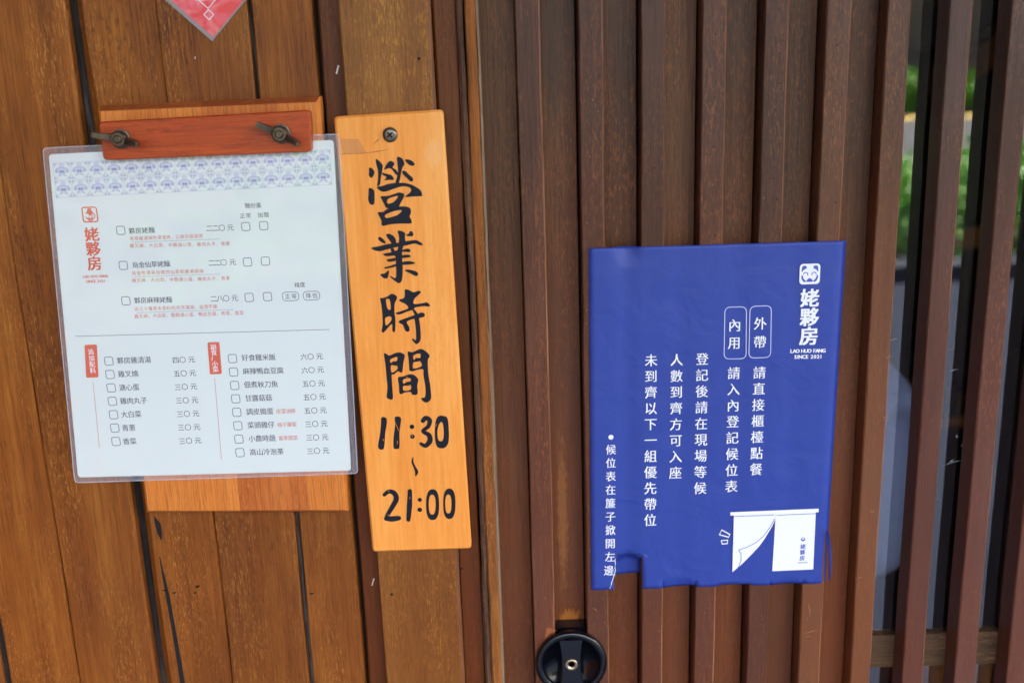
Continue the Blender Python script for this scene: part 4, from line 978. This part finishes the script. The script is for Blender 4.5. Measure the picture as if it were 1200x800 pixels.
# ================================================================== BLUE NOTICE
YN = -.0008
note = thing('blue_notice', 'blue paper notice with white vertical writing taped across the dark door slats', 'poster', (at(840, 690, YN).x, YN, at(840, 690, YN).z))
def poster():
    TLp, TRp, BRp, BLp = (690, 291), (993.5, 282), (968.5, 683), (693, 691)
    def pw(u, v):
        a = lerp(TLp, TRp, u); b_ = lerp(BLp, BRp, u); p = lerp(a, b_, v); return at(p[0], p[1], YN)
    W0 = pw(0, 1).x; W1 = pw(1, 1).x
    # (gap from, gap to, z where the tear starts, how far pushed in, bottom cut in v)
    gaps = [(at(719, 680, YN).x, S_L[2] + .0006, at(735, 646, YN).z, .015, .975), (S_R[2] - .0005, S_L[3] + .0006, at(800, 674, YN).z, .0045, 1.0),
            (S_R[3] - .0005, S_L[4] + .0006, at(860, 683, YN).z, .0025, .995), (S_R[4] - .0005, S_L[5] + .0006, at(925, 674, YN).z, .003, 1.0)]
    us = []; seg = []
    def uof(x_): return (x_ - W0) / (W1 - W0)
    edges = [0.0]
    for g in gaps: edges += [uof(g[0]), uof(g[1])]
    edges.append(1.0); cols = []
    for k in range(len(edges) - 1):
        n = 8 if k % 2 else 4
        for i in range(n): cols.append((edges[k] + (edges[k + 1] - edges[k]) * i / n, i == 0 and k > 0, k))
    cols.append((1.0, False, len(edges) - 2))
    NR = 110; V = []; F = []; ids = {}
    def vert(r, c, k):
        u, bd, kk = cols[c]; g = gaps[(k - 1) // 2] if k % 2 else None
        v = r / NR; vv = v * (g[4] if g else 1.0) if v > .9 and g and g[4] < 1 else v
        p = pw(u, vv); y = YN
        # gentle waviness of the sheet between the slats
        for gg in gaps[:]:
            if gg[0] < p.x < gg[1]:
                t = (p.x - gg[0]) / (gg[1] - gg[0])
                y += .0012 * math.sin(math.pi * t) ** 2 * (1 if gg is gaps[0] else .5)
                if v < .06 and gg is gaps[0]: y += .004 * math.sin(math.pi * t) * (1 - v / .06)
        if u > .965: y += .004 * ((u - .965) / .035) ** 2
        key = (r, c, 0)
        if g is not None:
            zt_ = g[2] - .0045 * (1 - math.sin(math.pi * max(0, min(1, (p.x - g[0]) / (g[1] - g[0])))))
            if p.z < zt_:
                s_ = min(1, (zt_ - p.z) / (.013 if g[3] > .01 else .012)); s_ = s_ * s_ * (3 - 2 * s_)
                t = (p.x - g[0]) / (g[1] - g[0]); y += g[3] * s_ * (.75 + .25 * t if g[3] > .01 else (.35 + .65 * t))
                if bd or cols[c][2] != k: key = (r, c, k)
        if key not in ids: ids[key] = len(V); V.append((p.x, y, p.z))
        return ids[key]
    for r in range(NR):
        for c in range(len(cols) - 1):
            k = cols[c][2]
            F.append((vert(r, c, k), vert(r + 1, c, k), vert(r + 1, c + 1, k), vert(r, c + 1, k)))
    return MB().add(V, F)
pp = poster().build('paper', M['bluepaper'], note, smooth=True)
sm = pp.modifiers.new('Solidify', 'SOLIDIFY'); sm.thickness = .0002; sm.offset = -1 if False else 1
YT = YN - .0006
wt, pl, neg = MB(), MB(), MB()
def note_flush(nm):
    global wt, pl, neg
    if wt.f: wt.build(nm, M['white'], note)
    if pl.f: pl.build('outline_box', M['poster_line'], note)
    if neg.f: neg.build(nm + '_detail', M['blue_ink'], note)['kind'] = 'stuff'
    wt, pl, neg = MB(), MB(), MB()
cols_ = [('外帶', (891, 379), (890.5, 400.5), 15.5), ('請直接櫃檯點餐', (890, 436.5), (886, 549.5), 15.2), ('內用', (861, 381), (860.5, 401.5), 15.5),
         ('請入內登記候位表', (860, 437), (857, 569.5), 15.2), ('登記後請在現場等候', (823, 420.5), (820.5, 571.5), 15.2),
         ('人數到齊方可入座', (793, 421.5), (791.5, 553.5), 15.2), ('未到齊以下一組優先帶位', (763, 422), (762, 609), 15.2), ('候位表在簾子掀開左', (716, 526.5), (715, 652), 12.4)]
for s, a, b_, sz in cols_:
    row(wt, s, a, b_, sz, YT, bold=.014)
    if s[0] == '候': char(wt, '邊', 713.5, 668, 12.4, YT, bold=.014)
    note_flush('text_column')
disc(wt, xz(716, 512, YT), .0022, YT)
for a, b_, c, d in (((878.5, 358.5), (904.5, 357.5), (903.5, 419), (877, 420)), ((849, 359.5), (875.3, 358.8), (874.8, 420.5), (848, 421))):
    frame(pl, quad_round([xz(*a, YT), xz(*b_, YT), xz(*c, YT), xz(*d, YT)], .0052, 6), .0007, YT); note_flush('x')
note_flush('bullet_point')
row(wt, '姥夥房', (949, 349), (948, 393.5), 22.5, YT, bold=.034)
latin(wt, 'LAO HUO FANG', (926, 411.2), (967.5, 410.6), 6.0, YT, bold=.045)
latin(wt, 'SINCE 2021', (930.5, 418), (963.5, 417.6), 6.0, YT, bold=.045)
note_flush('shop_name'); emblem(wt, 949, 321, 24, YT, neg, YT - .0001)
note_flush('emblem')
# drawing of a split door curtain with one corner lifted
D = lambda p: xz(830 + p[0] / 6.665, 580 + p[1] / 6.665, YT)
fill(wt, [D(p) for p in ((172, 132), (862, 104), (862, 132), (172, 158))], [], YT - .00005, smooth=False)
fill(wt, [D(p) for p in ((200, 155), (525, 140), (524, 190), (495, 250), (440, 340), (400, 395), (340, 460), (265, 535), (188, 600))], [], YT, smooth=False)
fill(wt, [D(p) for p in ((527, 140), (840, 128), (820, 578), (500, 592))], [], YT, smooth=False)
for pts in (((205, 165), (515, 152)), ((533, 155), (838, 142)), ((238, 425), (300, 405), (370, 370), (430, 320), (480, 250), (520, 180)), ((238, 425), (256, 460), (256, 510), (240, 550), (222, 578))):
    ribbon(neg, [D(p) for p in pts], .00055, YT - .00015)
for q4 in (((105, 265), (172, 302), (160, 332), (82, 310)), ((98, 350), (155, 345), (152, 380), (106, 384))):
    frame(wt, [D(p) for p in q4], .0012, YT)
row(neg, '姥夥房', (941, 640), (940, 653.5), 6.2, YT - .0001, bold=.03)
note_flush('curtain_drawing'); disc(neg, xz(941, 631.5, YT), .0019, YT - .0001, 8); disc(wt, xz(941, 630.8, YT), .0009, YT - .0002, 6)
ribbon(neg, [xz(935, 659, YT), xz(946, 658.6, YT)], .0006, YT - .0001)
note_flush('curtain_drawing')
# ragged white torn edge where the writing is cut
te = MB(); rr = random.Random(3); pts = []
for k in range(20): pts.append(xz(721.0 - 6.5 * max(0, (k - 8)) / 11 + rr.uniform(-.5, .5), 654 + 1.85 * k, YT))
ribbon(te, pts, [.0002 + .0006 * rr.random() for _ in pts], YT - .00025); te.build('torn_edge', M['white'], note)
# loose curled strip hanging from its right edge
cs = MB(); vs = []; n = 14
for k in range(n + 1):
    t = k / n; px = 970.3 + 2.2 * math.sin(t * 3.0) + t * 1.0; py = 622 + 57 * t; wv = .0010 * math.sin(math.pi * (.15 + .8 * t)) + .0003
    q = at(px, py, -.003); vs += [(q.x - wv, -.0012 - .002 * math.sin(t * 2.5), q.z), (q.x + wv * .4, -.0052, q.z), (q.x + wv, -.0022, q.z)]
fs = []
for k in range(n):
    for j in range(2): fs.append((k * 3 + j, (k + 1) * 3 + j, (k + 1) * 3 + j + 1, k * 3 + j + 1))
cs.add(vs, fs).build('curled_strip', M['bluepaper'], note, smooth=True)

# ================================================================== RED DIAMOND PAPER
YD = YP - .002
K = at(248.5, 48.5, YD)
dia = thing('red_paper_diamond', 'lower tip of a red and pink paper diamond in a clear sleeve above the menu', 'decoration', K)
mt, n_, b_ = newmat('mottled red paper'); b_.inputs['Roughness'].default_value = .45
tc = N(n_, 'ShaderNodeTexCoord'); nz = N(n_, 'ShaderNodeTexNoise', i_Scale=55.0, i_Detail=3.0, i_Distortion=1.5); n_.links.new(tc.outputs['Object'], nz.inputs['Vector'])
rp = N(n_, 'ShaderNodeValToRGB'); e = rp.color_ramp.elements; e[0].position = .36; e[0].color = lin((236, 54, 50)); e[1].position = .68; e[1].color = lin((246, 150, 96)); e2 = e.new(.5); e2.color = lin((242, 100, 112))
n_.links.new(nz.outputs[0], rp.inputs[0]); n_.links.new(rp.outputs[0], b_.inputs['Base Color'])
eL = Vector((at(193, 0, YD).x - K.x, at(193, 0, YD).z - K.z)).normalized(); eR = Vector((at(288.5, 0, YD).x - K.x, at(288.5, 0, YD).z - K.z)).normalized()
def dm(a, c): v = eL * a + eR * c; return (K.x + v.x, K.z + v.y)
LS = .155
MB().prism([dm(0, 0), dm(LS, 0), dm(LS, LS), dm(0, LS)], YD, YD + .0014).build('sleeve_back', plain('grey sleeve rim', (150, 142, 136), .3), dia)
MB().prism([dm(.0012, .003), dm(LS - .003, .003), dm(LS - .003, LS - .003), dm(.0012, LS - .003)], YD - .0004, YD - .0001).build('paper', mt, dia)
lw = MB(); o_ = .0165
frame(lw, [dm(o_, o_), dm(LS - o_, o_), dm(LS - o_, LS - o_), dm(o_, LS - o_)], .0008, YD - .0005)
frame(lw, [dm(o_ - .0058, o_ - .0058), dm(o_, o_ - .0058), dm(o_, o_), dm(o_ - .0058, o_)], .0009, YD - .00055)
ribbon(lw, [xz(229, -1, YD), xz(247, -2, YD)], .0024, YD - .0005)
lw.build('white_print', M['white'], dia)
MB().prism([dm(0, 0), dm(LS, 0), dm(LS, LS), dm(0, LS)], YD - .0009, YD - .0008).build('sleeve_front', film('sleeve front', haze=.02, gloss=.1, bump=.5, scale=40), dia)

# little metal staples left in the boards
for k, (px, py, Y, lb) in enumerate(((395.5, 82, -.008, 'small bright staple in the dark plank above the menu board and left of the plaque'), (437, 681, -.008, 'small bright staple in the dark plank below the hours plaque'), (229, 68, YP, 'tiny white staple speck in the plank under the red paper diamond'))):
    c = at(px, py, Y); s_ = .0030 if k < 2 else .0009
    o = MB().prism([(c.x - s_ * .5, c.z - s_), (c.x - s_ * .15, c.z - s_ * 1.1), (c.x + s_ * .6, c.z + s_), (c.x + s_ * .2, c.z + s_ * 1.1)], Y - .0012, Y + .001).build('staple', plain('bright staple', (205, 196, 180), .4, .3), None, offset=Vector((c.x, Y, c.z)))
    tag(o, lb, 'staple', 'staples in the planks')

# ================================================================== GREENERY ACROSS THE PAVEMENT (seen reflected in the glass)
def foliage(name, x0, x1, y0, y1, z0, z1, n, size, mat, label, cat, seed):
    rn = random.Random(seed); mb = MB(); vs = []; fs = []
    for k in range(n):
        a = rn.random(); x_ = x0 + (x1 - x0) * rn.random(); y_ = y0 + (y1 - y0) * rn.random()
        top = z1 * (.75 + .25 * math.sin(x_ * 2.3 + seed) * math.sin(x_ * .9)); z_ = z0 + (top - z0) * rn.random() ** .7
        d = Vector((rn.uniform(-1, 1), rn.uniform(-1, 1), rn.uniform(-.3, 1))).normalized() * size * rn.uniform(.6, 1.3)
        e_ = d.cross(Vector((rn.uniform(-1, 1), rn.uniform(-1, 1), rn.uniform(-1, 1)))).normalized() * size * .35
        c_ = Vector((x_, y_, z_)); i = len(vs); vs += [c_ - d, c_ + e_, c_ + d, c_ - e_]; fs.append((i, i + 1, i + 2, i + 3))
    o = mb.add(vs, fs).build(name, mat, None, offset=Vector(((x0 + x1) / 2, (y0 + y1) / 2, 0)))
    o['label'] = label; o['category'] = cat; o['kind'] = 'stuff'; return o
foliage('hedge', -3, 12, -9.0, -6.95, .0, 1.0, 42000, .06, M['leaf'], 'low leafy planting beyond the pavement reflected in the lattice glass', 'hedge', 1)
foliage('far_hedge', -10, 50, -43, -40, .0, 2.0, 26000, .24, M['leaf'], 'clipped green hedge across the road reflected in the lattice glass', 'hedge', 2)
fw_ = MB().box(-24, 70, -46, -45, -.02, 9).build('far_wall', M['plaster'])
tag(fw_, 'grey brown building wall across the road behind the hedge', 'wall')
bpy.data.objects.remove(_to); bpy.data.curves.remove(_cu)
print('SCRIPT DONE', len(bpy.data.objects))
